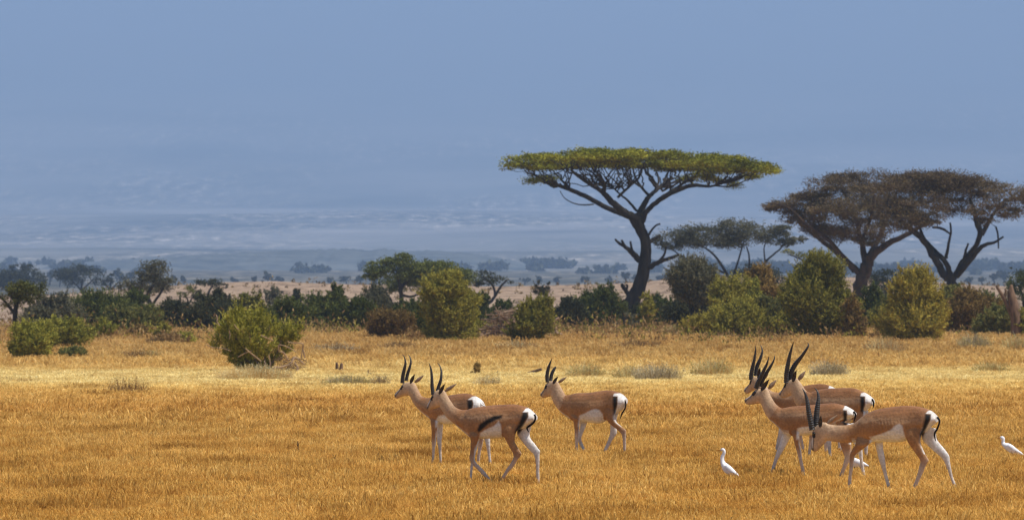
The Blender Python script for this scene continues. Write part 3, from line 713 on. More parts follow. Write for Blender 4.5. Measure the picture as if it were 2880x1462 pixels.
# ------------------------------------------------------------------ vegetation
def tubes(paths, sides=6):
    Vs = []; Fs = []; o = 0
    th = np.linspace(0, 2 * np.pi, sides, endpoint=False)
    for Q in paths:
        pos = Q[:, :3]; r = Q[:, 3]; m = len(Q)
        T = np.gradient(pos, axis=0); T /= (np.linalg.norm(T, axis=1)[:, None] + 1e-9)
        ref = np.array([1., 0, 0]) if abs(T[0, 2]) > .8 else np.array([0, 0, 1.])
        A = np.empty_like(T); a_ = np.cross(T[0], ref)
        for q in range(m):
            a_ = a_ - T[q] * (a_ @ T[q]); a_ = a_ / (np.linalg.norm(a_) + 1e-9); A[q] = a_
        Bv = np.cross(T, A)
        V = pos[:, None] + r[:, None, None] * (np.cos(th)[None, :, None] * A[:, None] + np.sin(th)[None, :, None] * Bv[:, None])
        i = np.arange(m - 1)[:, None]; j = np.arange(sides)[None]; k = (j + 1) % sides
        Fq = np.stack([i * sides + j, i * sides + k, (i + 1) * sides + k, (i + 1) * sides + j], -1).reshape(-1, 4) + o
        Vs.append(V.reshape(-1, 3)); Fs.append(Fq); o += m * sides
    return np.concatenate(Vs), np.concatenate(Fs)

class Skel:
    def __init__(s, rng): s.paths = []; s.nodes = np.zeros((0, 4)); s.rng = rng
    def add(s, Q, sub=4, wob=0.0):
        Q = catmull(np.asarray(Q, float), sub) if sub > 1 else np.asarray(Q, float)
        if wob: Q[1:, :3] += s.rng.normal(0, wob, Q[1:, :3].shape) * Q[1:, 3:4]
        s.paths.append(Q); s.nodes = np.concatenate([s.nodes, Q])
    def grow(s, T, tip=.01, thick=.06, bend=.2, jit=.07, zmin=None, back=1.5):
        N0 = s.nodes
        d0 = np.array([np.min(np.linalg.norm(N0[:, :3] - t, axis=1)) for t in T])
        for t in T[np.argsort(d0)]:
            Nn = s.nodes
            dv = t - Nn[:, :3]; d = np.linalg.norm(dv, axis=1)
            sc = d + back * np.maximum(0, -dv[:, 2] + .05 * d)
            if zmin is not None: sc = sc + np.where(Nn[:, 2] < zmin, 4 * (zmin - Nn[:, 2]), 0)
            i = int(np.argmin(sc)); p = Nn[i, :3]; L = d[i]
            if L < 1e-3: continue
            c = p + (t - p) * .5; c[2] += bend * L * .5
            c += s.rng.normal(0, jit * L, 3)
            u = np.linspace(0, 1, 6)[:, None]
            Q = (1 - u) ** 2 * p + 2 * u * (1 - u) * c + u * u * t
            Q[1:-1] += s.rng.normal(0, jit * .25 * L, Q[1:-1].shape)
            r0 = min(Nn[i, 3] * .8, tip + thick * L ** .9)
            r = r0 + (tip - r0) * u[:, 0] ** .8
            s.paths.append(np.column_stack([Q, r])); s.nodes = np.concatenate([s.nodes, np.column_stack([Q[1:], r[1:]])])

def leaf_cards(P, tint, L, W, rng, axis=None, flat=0.0, spread=.6):
    """diamond leaves at P. axis: preferred long direction; flat: how horizontal the blades lie"""
    n = len(P)
    a = rng.normal(0, 1, (n, 3))
    if axis is not None: a = axis + spread * a * np.linalg.norm(axis, axis=1)[:, None]
    if flat: a[:, 2] *= (1 - flat)
    a /= np.linalg.norm(a, axis=1)[:, None] + 1e-9
    b = rng.normal(0, 1, (n, 3))
    if flat: b[:, 2] *= (1 - flat)
    b = b - a * (a * b).sum(1)[:, None]; b /= np.linalg.norm(b, axis=1)[:, None] + 1e-9
    l = L * rng.uniform(.6, 1.3, n)[:, None] / 2; w = W * rng.uniform(.6, 1.3, n)[:, None] / 2
    V = np.stack([P - a * l, P + b * w, P + a * l, P - b * w], 1).reshape(-1, 3)
    Fq = np.arange(n * 4).reshape(-1, 4)
    return V, Fq, np.repeat(tint, 4)

def in_blobs(blobs, n, rng, shell=.35, low=None):
    """points inside ellipsoids (cx,cy,cz,rx,ry,rz), biased to the outside"""
    B = np.array(blobs); v = B[:, 3] * B[:, 4] + B[:, 3] * B[:, 5]
    k = rng.choice(len(B), n, p=v / v.sum())
    u = rng.normal(0, 1, (n, 3)); u /= np.linalg.norm(u, axis=1)[:, None]
    r = rng.random(n) ** shell
    P = B[k, :3] + u * r[:, None] * B[k, 3:6]
    return P, k, u

def blob(dx, dy, rx, ry, D, deep=.85, off=0.0):
    k = D * DP / F
    c = dpt(dx, dy, D + off)
    return (c[0], c[1], c[2], rx * k, rx * k * deep, ry * k)

def make_crown(parent, base, blobs, mat, D, rng, dens=2.6, lpx=2.6, wpx=1.2, flat=0.0, twig=False, clump=.20, per=22, name='crown', tintshift=0.0, nmax=70000, shoots=0.0):
    ppm = F / D * 1024 / 2880
    area = sum(math.pi * b[3] * b[5] for b in blobs) * ppm * ppm * .75
    n = int(min(nmax, max(400, area * dens))); nc = max(20, n // per)
    C_, k, u = in_blobs(blobs, int(nc * 1.5), rng); sc_ = 1.6 / np.mean([b[3] for b in blobs])
    gp = fbm(C_[:, 0] * sc_ * 1.7 + C_[:, 1] * sc_ + 31, C_[:, 2] * sc_ * 2.2 - C_[:, 1] * sc_ * .6 + 11, 3); sel = np.argsort(-gp + rng.normal(0, .04, len(gp)))[:nc]
    C_, k, u = C_[sel], k[sel], u[sel]
    B = np.array(blobs); rad = B[k, 3:6].mean(1)
    pc = np.repeat(np.arange(nc), per)
    P = C_[pc] + rng.normal(0, 1, (len(pc), 3)) * (clump * rad[pc])[:, None] * np.array([1, 1, .75 - .45 * flat])
    z0 = zt(P[:, 0], P[:, 1]) + .03
    P[:, 2] = np.maximum(P[:, 2], z0)
    bt = rng.uniform(-.12, .12, len(B))
    tint = np.clip(.28 + tintshift + .3 * rng.random(nc)[pc] + .36 * rng.random(len(pc)) + bt[k][pc], 0, 1)
    axis = u[pc] + np.array([0, 0, .35]) if twig else None
    V, Fq, tt = leaf_cards(P, tint, lpx / ppm, wpx / ppm, rng, axis, flat, .5)
    if shoots:
        ns = int(nc * shoots); i = rng.choice(nc, ns); st = rng.uniform(.12, .46, ns) * B[k[i], 3:6].mean(1) * 1.6
        dr = u[i] * .8 + np.array([0, 0, .75]) + rng.normal(0, .3, (ns, 3)); dr /= np.linalg.norm(dr, axis=1)[:, None]
        o0 = B[k[i], :3] + u[i] * B[k[i], 3:6] * .9; m = 9; q = np.tile(np.linspace(.0, 1, m), ns)[:, None]; ii = np.repeat(np.arange(ns), m)
        P2 = o0[ii] + dr[ii] * st[ii][:, None] * q + rng.normal(0, .5 / ppm, (ns * m, 3)); P2[:, 2] = np.maximum(P2[:, 2], zt(P2[:, 0], P2[:, 1]) + .05)
        V2, F2, t2 = leaf_cards(P2, np.clip(.45 + tintshift + .5 * rng.random(ns)[ii] + .15 * rng.random(ns * m), 0, 1), lpx / ppm, wpx / ppm * .85, rng, dr[ii], 0, .6)
        Fq = np.concatenate([Fq, F2 + len(V)]); V = np.concatenate([V, V2]); tt = np.concatenate([tt, t2])
    return mesh_np(name, V - base, Fq, mat, parent, False, {'tint': tt})

def make_trunk(parent, base, sk, mat, name='trunk', sides=6):
    V, Fq = tubes(sk.paths, sides)
    return mesh_np(name, V - base, Fq, mat, parent, True)

def traced_tree(name, label, D, bx, trunk, blobs, leafm, barkm, seed, nt=60, group=None, cat='tree', dens=2.6, flat=.4, twig=False, lpx=2.6, wpx=1.1, bend=-.15, thick=.05, tip=.012, clump=.22, off=None, tintshift=0.0, thin=.8, pads=0):
    rng = np.random.default_rng(seed)
    bx_w = (bx * DP - 1440) * D / F
    base = np.array([bx_w, D, float(zt(bx_w, D))])
    sk = Skel(rng)
    k = D * DP / F
    for ti, tr in enumerate(trunk):
        Q = []
        for q in tr:
            o = q[3] if len(q) > 3 else 0.0
            p = dpt(q[0], q[1], D + o); Q.append([*p, q[2] * k * thin])
        if ti == 0: Q = [[Q[0][0] - .05, Q[0][1], base[2] - .15, Q[0][3] * 1.25]] + [q for q in Q if q[2] > base[2] + .1]
        sk.add(Q, 4, .12)
    Bl = [blob(*b, D) if len(b) == 4 else blob(b[0], b[1], b[2], b[3], D, .85, b[4]) for b in blobs]
    if pads:
        P_ = []
        for b in Bl:
            for q in range(pads):
                a = rng.uniform(0, 6.283); rr = math.sqrt(rng.random()) * .75; h = rng.uniform(-.75, .8)
                s = math.sqrt(1 - .7 * h * h)
                P_.append((b[0] + b[3] * rr * s * math.cos(a), b[1] + b[4] * rr * s * math.sin(a), b[2] + b[5] * h, b[3] * rng.uniform(.35, .6), b[4] * rng.uniform(.35, .6), b[5] * rng.uniform(.16, .30)))
        Bl = [(b[0], b[1], b[2], b[3], b[4], b[5] * .95) for b in Bl] + P_
    T, kk, u = in_blobs(Bl, nt, rng, .5)
    sk.grow(T, tip, thick, bend, .06, zmin=base[2] + (.25 * (T[:, 2].mean() - base[2])))
    root = empty(name, tuple(base), label, cat, group)
    make_trunk(root, base, sk, barkm)
    make_crown(root, base, Bl, leafm, D, rng, dens, lpx, wpx, flat, twig, clump, tintshift=tintshift)
    return root

def shrub(label, cx, top, bot, w, leaf, D=None, seed=0, shape='dome', bark='bark_mid', group=None, cat='shrub', name='shrub', dens=2.8, lpx=2.7, wpx=1.3, nb=9, twig=False, stems=14, tintshift=0.0):
    rng = np.random.default_rng(1000 + seed * 7 + int(cx))
    if D is None: D = depth_of_row(bot)
    x = (cx * DP - 1440) * D / F
    base = np.array([x, D, float(zt(x, D))])
    k = D * DP / F
    gz = 810 + (HC - base[2]) / k                       # display row of the ground here
    w *= 1.14; top = top - 8 if D >= 385 else top; H = gz - top; nb = int(nb * 1.5); peak = shape == 'peak'; shape = 'tall' if peak else shape
    rx = w / 2
    Bl = []
    for i in range(nb):
        f = i / max(1, nb - 1)
        if shape == 'dome':
            a = rng.uniform(0, 2 * math.pi); q = rng.uniform(.0, .74)
            ux = q * math.cos(a); uy = q * math.sin(a); hh = rng.uniform(.30, .74) * (1 - .35 * q)
            r = rng.uniform(.17, .38)
        elif shape == 'tall':
            hh = .14 + .68 * f; a = rng.uniform(0, 2 * math.pi); q = rng.uniform(.15, .75) * (1 - .72 * f ** 1.5) if peak else rng.uniform(.2, .78) * (.45 + .62 * math.sin(math.pi * (.12 + .80 * f)))
            ux = q * math.cos(a); uy = q * math.sin(a); r = rng.uniform(.15, .34) * (1 - .2 * f)
        else:                                           # 'crown': foliage only in the upper part, stems show
            a = rng.uniform(0, 2 * math.pi); q = rng.uniform(.1, .62); hh = rng.uniform(.58, .86) - .12 * q
            ux = q * math.cos(a); uy = q * math.sin(a); r = rng.uniform(.24, .36)
        c = dpt(cx + ux * rx, gz - hh * H, D)
        ry = r * H * (.62 if shape == 'tall' else .62)
        Bl.append((c[0], c[1] + uy * rx * k, c[2], r * w * k, r * w * k * .9, min(ry, (1.0 - hh) * H) * k))
    if shape in ('tall', 'dome') and not peak:
        for q_ in range(3):
            c = dpt(cx + rng.uniform(-.38, .38) * rx, gz - rng.uniform(.76, .84) * H, D); Bl.append((c[0], c[1] + rng.uniform(-.3, .3) * rx * k, c[2], rx * rng.uniform(.3, .5) * k, rx * .4 * k, H * rng.uniform(.12, .18) * k))
    if shape == 'tall':
        for f_, r_ in (((.25, .66), (.50, .42)) if peak else ((.27, .62), (.56, .66))):
            c = dpt(cx, gz - f_ * H, D); Bl.append((c[0], c[1], c[2], rx * r_ * k, rx * r_ * k, H * .26 * k))
    if shape == 'dome':
        c = dpt(cx, gz - .40 * H, D); Bl.append((c[0], c[1], c[2], rx * .72 * k, rx * .7 * k, H * .38 * k))
    sk = Skel(rng)
    T, kk, u = in_blobs(Bl, stems * 3, rng, .6)
    ns = max(2, stems // 4)
    for i in range(ns):
        t = T[i]; b0 = base + np.array([rng.normal(0, .04 * w * k), rng.normal(0, .04 * w * k), -.08])
        h = max(.3, t[2] - base[2]); r0 = max(.02, .016 * h + .012 * w * k)
        m1 = b0 + (t - b0) * np.array([.25, .25, .45]) + rng.normal(0, .03 * h, 3)
        sk.add([[*b0, r0], [*m1, r0 * .7], [*t, r0 * .25]], 4, .15)
    sk.grow(T[ns:], .008 + .0012 * h, .035, .15, .08, zmin=base[2] + .12 * h)
    root = empty(name, tuple(base), label, cat, group)
    make_trunk(root, base, sk, M[bark], 'stem', 5)
    make_crown(root, base, Bl, LEAF[leaf], D, rng, dens * 1.15, lpx, wpx, 0.0, twig, .17, 26, name='foliage', tintshift=tintshift, shoots=1.8)
    return root

# -- the big umbrella acacia, traced limb by limb -------------------------------------
def main_acacia():
    D = 477.0; rng = np.random.default_rng(5); k = D * DP / F
    def z5(x, y): return ((1360 + x / 2.2557) / DP, (380 + y / 2.2557) / DP)
    bx = z5(880, 1240)[0]; xw = (bx * DP - 1440) * D / F
    base = np.array([xw, D, float(zt(xw, D))])
    sk = Skel(rng)
    def limb(pts, wob=.10, off0=0.0, off1=0.0, fork=False):
        Q = []; n = len(pts)
        for i, (x, y, hw) in enumerate(pts):
            dx, dy = z5(x, y); o = off0 + (off1 - off0) * i / (n - 1)
            Q.append([*dpt(dx, dy, D + o), hw / 2.2557 / DP * k])
        sk.add(Q, 5, wob)
    limb([(885, 1262, 62), (905, 1170, 54), (930, 1080, 50), (975, 990, 46), (1005, 900, 42), (1020, 820, 40), (1030, 740, 36), (1025, 670, 34), (990, 590, 36), (965, 540, 40)], .04)
    # two main forks
    limb([(965, 545, 36), (930, 512, 26), (880, 480, 24), (800, 410, 20), (740, 350, 15), (640, 290, 11), (560, 230, 8)], .08, 0, -2.5)
    limb([(940, 515, 26), (870, 495, 18), (760, 450, 16), (640, 385, 15), (520, 335, 13), (430, 300, 11), (330, 255, 8)], .08, 0, 1.5)
    limb([(975, 545, 34), (1000, 480, 22), (1030, 420, 18), (1060, 380, 14), (1120, 330, 11), (1200, 270, 8)], .08, 0, 3.5)
    limb([(1000, 540, 28), (1030, 490, 18), (1080, 440, 16), (1150, 390, 16), (1230, 350, 15), (1330, 320, 13), (1440, 325, 8), (1560, 290, 7), (1660, 255, 6)], .08, 0, -2.0)
    limb([(760, 365, 13), (770, 310, 10), (720, 240, 8), (690, 215, 6)], .1, -1.5, -4)
    limb([(970, 480, 9), (920, 420, 8), (860, 370, 6), (790, 300, 5)], .1, 0, 4)
    limb([(850, 395, 9), (930, 320, 8), (985, 270, 7), (1000, 215, 5)], .1, -1.5, -3)
    limb([(1050, 385, 10), (1000, 330, 8), (960, 260, 7), (950, 215, 5)], .1, 1, 3)
    limb([(1070, 380, 9), (1110, 300, 7), (1100, 240, 6)], .1, 1, 5)
    limb([(1130, 395, 10), (1230, 330, 9), (1330, 270, 8), (1430, 250, 6)], .1, -1, 1)
    limb([(1230, 352, 9), (1270, 300, 7), (1330, 290, 6)], .1, -1, -4)
    # broken stubs on the trunk
    limb([(990, 795, 22), (945, 750, 18), (900, 710, 12), (860, 685, 9), (835, 660, 6)], .08, 0, -1.2)
    limb([(905, 715, 9), (890, 690, 8), (875, 665, 7)], .05, -.8, -1)
    limb([(955, 755, 10), (938, 715, 8), (932, 672, 6)], .05, -.6, -.6)
    limb([(1030, 850, 24), (1070, 825, 18), (1140, 795, 13), (1200, 775, 11), (1238, 758, 8)], .08, 0, -1.0)
    limb([(1110, 805, 10), (1145, 760, 8), (1160, 705, 5)], .05, -.5, -.5)
    limb([(1035, 690, 16), (1080, 660, 12), (1120, 640, 8)], .05, 0, .8)
    limb([(1040, 650, 8), (1065, 605, 7), (1095, 572, 6), (1120, 564, 6)], .05, 0, -.4)
    limb([(930, 1020, 20), (905, 990, 14), (885, 960, 13), (878, 950, 11)], .05, 0, -.6)
    limb([(905, 985, 9), (912, 960, 7), (908, 945, 6)], .05, -.3, -.3)
    limb([(700, 440, 5), (600, 440, 4), (520, 405, 3), (485, 355, 2)], .1, 0, -.5)
    # umbrella crown outline (zoom px): x, top, bottom
    X = np.array([100, 180, 300, 420, 520, 640, 760, 860, 960, 1080, 1200, 1330, 1450, 1560, 1700, 1800, 1890.])
    TP = np.array([190, 135, 118, 108, 100, 92, 96, 108, 104, 102, 112, 125, 132, 135, 142, 165, 188.])
    BT = np.array([200, 222, 238, 243, 222, 206, 206, 212, 200, 208, 218, 235, 245, 262, 262, 262, 205.])
    cx = 995.0; hw = 895.0
    def sample(n, dense):
        P = []; edge = []
        while len(P) < n:
            m = n * 2
            u = rng.uniform(-1, 1, m); v = rng.uniform(-1, 1, m)
            r = np.hypot(u, v); ok = r < 1.0 - .06 * fbm(np.arctan2(u, v) * 2.2 + 7, np.zeros(m) + 3.1)
            u, v, r = u[ok], v[ok], r[ok]
            x = cx + u * hw
            tp = np.interp(x, X, TP); bt = np.interp(x, X, BT)
            # thinner towards the near and far rims
            th = (bt - tp) * .70 * np.clip(1.0 - .8 * np.abs(v) ** 3, .2, 1)
            mid = tp + (bt - tp) * (.40 + .10 * v * v)
            f = rng.uniform(-.5, .5, len(x))
            gap = fbm(x / 90.0, v * 11.0 + f * .8, 3)
            keep = gap > (.38 if dense else .40)
            y = mid + f * th
            keep &= ~((x > 1030 + 90 * v) & (x < 1330 + 60 * v) & (v < .45) & (y > tp + 30))
            dxy = z5(x[keep], y[keep]); off = v[keep] * hw / 2.2557 * F ** -1 * D
            p = np.stack([(dxy[0] * DP - 1440) * (D) / F, D + off, HC + (HOR - dxy[1] * DP) * D / F], 1)
            P += list(p)
        return np.array(P[:n])
    T0 = sample(90, False); T0[:, 2] -= .5
    zc = base[2] + 12.2; full = sk.nodes
    low = full[(full[:, 2] < zc) & (full[:, 2] > base[2] + 9.3) & (full[:, 3] > .06)]
    for t in T0:
        dv = t - low[:, :3]; d = np.linalg.norm(dv, axis=1); hor = np.linalg.norm(dv[:, :2], axis=1)
        sc = d + 1.0 * np.maximum(0, 2.0 - dv[:, 2]) + .8 * np.abs(hor - 2.2)
        i = int(np.argmin(sc + rng.uniform(0, 1.5, len(sc)))); p = low[i, :3]; Lb = d[i]
        c = p + (t - p) * np.array([.62, .62, .38]) + rng.normal(0, .07 * Lb, 3); u = np.linspace(0, 1, 9)[:, None]
        Q = (1 - u) ** 2 * p + 2 * u * (1 - u) * c + u * u * t; Q[1:-1] += rng.normal(0, .022 * Lb, Q[1:-1].shape)
        r0 = min(low[i, 3] * .75, .035 + .022 * Lb)
        sk.paths.append(np.column_stack([Q, r0 + (.03 - r0) * u[:, 0] ** .8])); sk.nodes = np.concatenate([sk.nodes, sk.paths[-1][1:]])
    T = sample(420, False); T[:, 2] -= .35
    sk.grow(T, .022, .05, -.30, .07, zmin=base[2] + 8.3, back=1.2)
    root = empty('umbrella_acacia', tuple(base), 'tall flat topped umbrella acacia with dark forked trunk and yellow green canopy', 'tree', 'acacias on the plain')
    make_trunk(root, base, sk, M['bark'], sides=7)
    nc = 2700; per = 26
    pads = sample(150, True); pads[:, 0] = (pads[:, 0] - pads[:, 0].mean()) * .99 + pads[:, 0].mean() - .3; pads[:, 2] += .30 * (fbm(pads[:, 0] * .3, pads[:, 1] * .3, 2) - .5); pr = rng.uniform(.9, 2.0, 150)
    pi_ = rng.choice(150, nc, p=pr ** 2 / (pr ** 2).sum()); a_ = rng.uniform(0, 6.283, nc); q_ = np.sqrt(rng.random(nc)); ptint = rng.random(150)
    Cc = pads[pi_] + np.stack([q_ * np.cos(a_) * pr[pi_], q_ * np.sin(a_) * pr[pi_], .16 * pr[pi_] * (.5 - q_ ** 2) + rng.normal(0, .07, nc)], 1)
    pc = np.repeat(np.arange(nc), per)
    P = Cc[pc] + rng.normal(0, 1, (nc * per, 3)) * np.array([.26, .26, .09])
    tint = np.clip(.18 + .40 * ptint[pi_][pc] + .16 * rng.random(nc)[pc] + .24 * rng.random(nc * per), 0, 1)
    V, Fq, tt = leaf_cards(P, tint, .26, .11, rng, None, .6)
    # hanging lower pads
    Bl = []
    for (x, y, rx, ry, o) in ((300, 290, 60, 14, -3), (400, 275, 70, 22, 2), (1400, 260, 75, 32, -4), (1300, 275, 60, 20, 3), (1590, 320, 45, 26, -1), (1700, 262, 70, 14, 2), (1480, 285, 50, 12, 1)):
        dx, dy = z5(x, y); Bl.append(blob(dx, dy, rx / 2.2557 / DP, ry / 2.2557 / DP, D, .8, o))
    C2, kk, u = in_blobs(Bl, 230, rng, .5); pc2 = np.repeat(np.arange(230), 22)
    P2 = C2[pc2] + rng.normal(0, 1, (len(pc2), 3)) * np.array([.3, .3, .12])
    V2, F2, t2 = leaf_cards(P2, np.clip(.2 + .6 * rng.random(len(pc2)), 0, 1), .22, .085, rng, None, .5)
    mesh_np('crown', np.concatenate([V, V2]) - base, np.concatenate([Fq, F2 + len(V)]), LEAF['acacia'], root, False, {'tint': np.concatenate([tt, t2])})
main_acacia()

GA = 'acacias on the plain'
# mid-distance acacias right of the big one
traced_tree('acacia', 'grey green acacia with thin spreading stems behind the big umbrella acacia', 640, 1880,
    [[(1862, 800, 9), (1850, 740, 8), (1830, 690, 7, 0), (1795, 640, 5, -2), (1760, 615, 3, -3)],
     [(1850, 735, 7), (1848, 690, 6), (1862, 640, 4), (1870, 610, 3)],
     [(1862, 760, 7), (1905, 700, 6), (1925, 660, 5), (1960, 628, 4), (1985, 600, 3)],
     [(1862, 770, 7), (1880, 700, 6), (1885, 650, 4), (1878, 620, 3)],
     [(1830, 690, 5), (1780, 668, 4), (1720, 648, 3), (1690, 625, 3)],
     [(1925, 660, 4), (1922, 625, 3), (1930, 600, 3)]],
    [(1700, 598, 55, 22), (1690, 622, 35, 10), (1760, 585, 60, 22), (1800, 600, 70, 20), (1850, 572, 60, 22), (1900, 585, 65, 26), (1950, 592, 40, 24), (1830, 612, 55, 13), (1975, 612, 30, 12), (1740, 612, 50, 14), (2005, 602, 30, 9), (1965, 578, 35, 12), (1660, 608, 25, 10)],
    LEAF['grey'], M['bark'], 11, 110, GA, dens=4.6, flat=.5, clump=.2, tintshift=-.16, pads=3, thin=.6)
traced_tree('acacia', 'low dark acacia crown showing just behind the yellow green shrubs right of centre', 720, 1920,
    [[(1925, 800, 6), (1920, 750, 5), (1900, 715, 4)], [(1920, 750, 5), (1945, 720, 4), (1960, 700, 3)]],
    [(1905, 685, 55, 22), (1870, 690, 40, 14), (1945, 705, 38, 28), (1910, 700, 50, 20), (1965, 725, 20, 25)],
    LEAF['dark'], M['bark'], 12, 40, GA, flat=.4)
traced_tree('acacia', 'small thin acacia with flat pads between the grey green and the brown acacia', 660, 2080,
    [[(2085, 790, 6), (2075, 720, 5), (2050, 675, 4), (2010, 650, 3), (1985, 640, 2)], [(2060, 690, 4), (2050, 650, 3), (2045, 632, 2)]],
    [(2010, 640, 38, 9), (2050, 636, 30, 8), (1985, 632, 20, 6), (2040, 650, 30, 6)],
    LEAF['midgreen'], M['bark'], 13, 30, GA, dens=2.0, flat=.5)
# the two brown acacias
traced_tree('acacia', 'leafless brown acacia with thick fluted trunk and wide spreading twig crown', 520, 2160,
    [[(2165, 800, 30), (2160, 740, 26), (2168, 700, 27), (2180, 670, 26), (2190, 640, 18)],
     [(2165, 690, 16), (2125, 650, 12), (2080, 600, 9, -2), (2030, 565, 6, -3), (1980, 520, 3, -4), (1925, 510, 2, -4)],
     [(2150, 680, 14), (2110, 640, 11, 2), (2060, 600, 8, 4), (2010, 560, 5, 5)],
     [(2185, 650, 18), (2230, 615, 13, -2), (2290, 585, 9, -3), (2330, 560, 6, -3)],
     [(2178, 660, 16), (2165, 600, 11, 1), (2150, 540, 8, 2), (2120, 480, 5, 3)],
     [(2185, 650, 14), (2215, 590, 11, 2), (2240, 530, 8, 4), (2260, 470, 5, 5)],
     [(2165, 610, 9), (2190, 550, 7, -3), (2200, 490, 5, -4)]],
    [(1965, 520, 50, 14), (2020, 545, 60, 22), (2040, 510, 70, 28), (2090, 470, 65, 28, -1), (2110, 530, 75, 34, -3), (2180, 500, 70, 36), (2150, 570, 60, 26, -3), (2210, 460, 75, 30, 3), (2240, 530, 70, 34, -2), (2100, 590, 55, 18), (2190, 600, 45, 18, -2), (2060, 575, 50, 18, 2), (2140, 446, 55, 14, 2)],
    LEAF['brown'], M['bark_brown'], 14, 230, GA, dens=6.2, flat=.4, twig=True, lpx=3.1, wpx=.78, bend=-.1, thick=.03, clump=.20, pads=4, thin=.62)
traced_tree('acacia', 'broad brown acacia reaching the right edge, with bare dark forked stems', 500, 2395,
    [[(2398, 740, 22), (2395, 710, 22), (2385, 690, 20)],
     [(2385, 705, 17), (2362, 670, 16), (2345, 640, 15), (2325, 605, 14), (2290, 575, 12, -1), (2255, 545, 8, -2), (2230, 510, 5, -3)],
     [(2392, 690, 13), (2375, 655, 12), (2345, 625, 10, 1), (2320, 590, 7, 2), (2310, 540, 5, 3)],
     [(2380, 650, 8), (2386, 615, 6), (2392, 585, 5), (2390, 560, 4)],
     [(2400, 700, 13), (2420, 660, 12), (2445, 630, 11), (2465, 595, 11, -1), (2458, 560, 12, -1), (2452, 535, 9, -1), (2440, 500, 6, -2)],
     [(2405, 695, 13), (2440, 655, 11, -1), (2470, 620, 9, -2), (2500, 610, 6, -2), (2524, 596, 4, -2)],
     [(2425, 655, 7), (2428, 635, 6), (2436, 612, 4)],
     [(2470, 590, 10), (2490, 555, 8, 1), (2505, 530, 6, 1), (2530, 500, 5, 2)],
     [(2505, 570, 4), (2510, 590, 4), (2512, 625, 3)],
     [(2390, 588, 4), (2370, 575, 6), (2345, 572, 5)]],
    [(2290, 480, 75, 36), (2340, 455, 70, 28), (2330, 462, 75, 28), (2390, 452, 70, 22), (2300, 446, 55, 14), (2345, 500, 60, 30), (2450, 458, 60, 18), (2285, 552, 70, 28, -3), (2235, 575, 50, 22, -3), (2335, 552, 45, 20, -3), (2250, 470, 60, 24, -2), (2250, 520, 65, 34, -2), (2320, 520, 70, 34, -3), (2390, 480, 75, 32), (2440, 470, 70, 26, 2), (2400, 520, 60, 26, 2), (2490, 480, 65, 28), (2540, 490, 65, 30, -2), (2480, 525, 60, 24, -3), (2590, 500, 60, 34), (2540, 535, 45, 18, -2), (2290, 560, 45, 20, -3), (2630, 520, 60, 40, 1), (2480, 556, 35, 16)],
    LEAF['brown'], M['bark'], 15, 230, GA, dens=6.2, flat=.4, twig=True, lpx=3.1, wpx=.78, bend=-.1, thick=.03, clump=.20, pads=4, thin=.62)
# left-centre acacias
traced_tree('acacia', 'rounded deep green acacia leaning right, left of centre behind the shrubs', 560, 1000,
    [[(1012, 800, 9), (1010, 750, 8), (1006, 715, 7), (1000, 690, 5)],
     [(1000, 800, 6), (985, 760, 5), (970, 735, 4), (955, 715, 3)],
     [(1006, 725, 6), (1035, 700, 5), (1070, 685, 4), (1110, 690, 3)],
     [(1008, 740, 5), (1040, 745, 4), (1075, 720, 3)]],
    [(1000, 660, 45, 24), (960, 680, 42, 22), (1020, 680, 55, 22), (1070, 680, 55, 22), (1120, 690, 55, 22), (1010, 650, 30, 14), (1080, 700, 60, 18), (1150, 700, 45, 16), (940, 695, 24, 12), (990, 715, 45, 20, 3), (1120, 712, 50, 20, 2), (1050, 705, 50, 22, 2), (1095, 676, 58, 20, 1), (1150, 694, 48, 18, 1), (965, 668, 40, 18), (930, 690, 22, 12)],
    LEAF['green'], M['bark'], 16, 90, GA, flat=.45, dens=5.5, pads=3, tintshift=.28)
traced_tree('acacia', 'small grey acacia with open flat crown on the sandy ridge, right of the green one', 610, 1225,
    [[(1205, 790, 7), (1225, 765, 6), (1245, 745, 5), (1238, 715, 4), (1215, 695, 3)], [(1245, 745, 5), (1260, 720, 4), (1275, 705, 3)]],
    [(1215, 692, 38, 12), (1255, 700, 40, 11), (1280, 710, 22, 7), (1225, 708, 35, 8), (1200, 715, 20, 12)],
    LEAF['dark'], M['bark'], 17, 45, GA, flat=.45, dens=2.2)
traced_tree('acacia', 'tall open crowned grey green tree above the dark thicket at far left', 540, 380,
    [[(388, 800, 9), (380, 770, 8), (372, 745, 7), (385, 715, 5), (392, 690, 4)], [(375, 760, 6), (352, 738, 5), (330, 715, 4)], [(385, 765, 5), (405, 735, 4), (418, 712, 3)]],
    [(388, 670, 34, 16), (375, 685, 35, 18), (405, 700, 34, 24), (340, 712, 42, 18), (415, 715, 28, 16), (320, 722, 25, 12), (380, 725, 30, 12, 3), (360, 698, 30, 14)],
    LEAF['grey'], M['bark'], 18, 70, GA, flat=.2, dens=3.4, tintshift=-.12)
traced_tree('acacia', 'small dark flat topped acacia on the pale ridge at left', 700, 530,
    [[(520, 760, 5), (525, 735, 4), (535, 718, 3)]],
    [(510, 712, 30, 8), (545, 712, 30, 8), (525, 708, 35, 7), (490, 718, 16, 6), (565, 718, 14, 6)],
    LEAF['dark'], M['bark'], 19, 25, GA, flat=.4)
traced_tree('acacia', 'thin yellow green sapling tree in front of the pale ridge at left', 560, 475,
    [[(475, 790, 4), (472, 755, 3), (460, 735, 2)], [(474, 765, 3), (490, 740, 2), (500, 730, 2)]],
    [(470, 730, 24, 9), (495, 730, 22, 8), (455, 740, 18, 7), (480, 742, 25, 6)],
    LEAF['midgreen'], M['bark'], 20, 25, GA, flat=.3, dens=2.2)
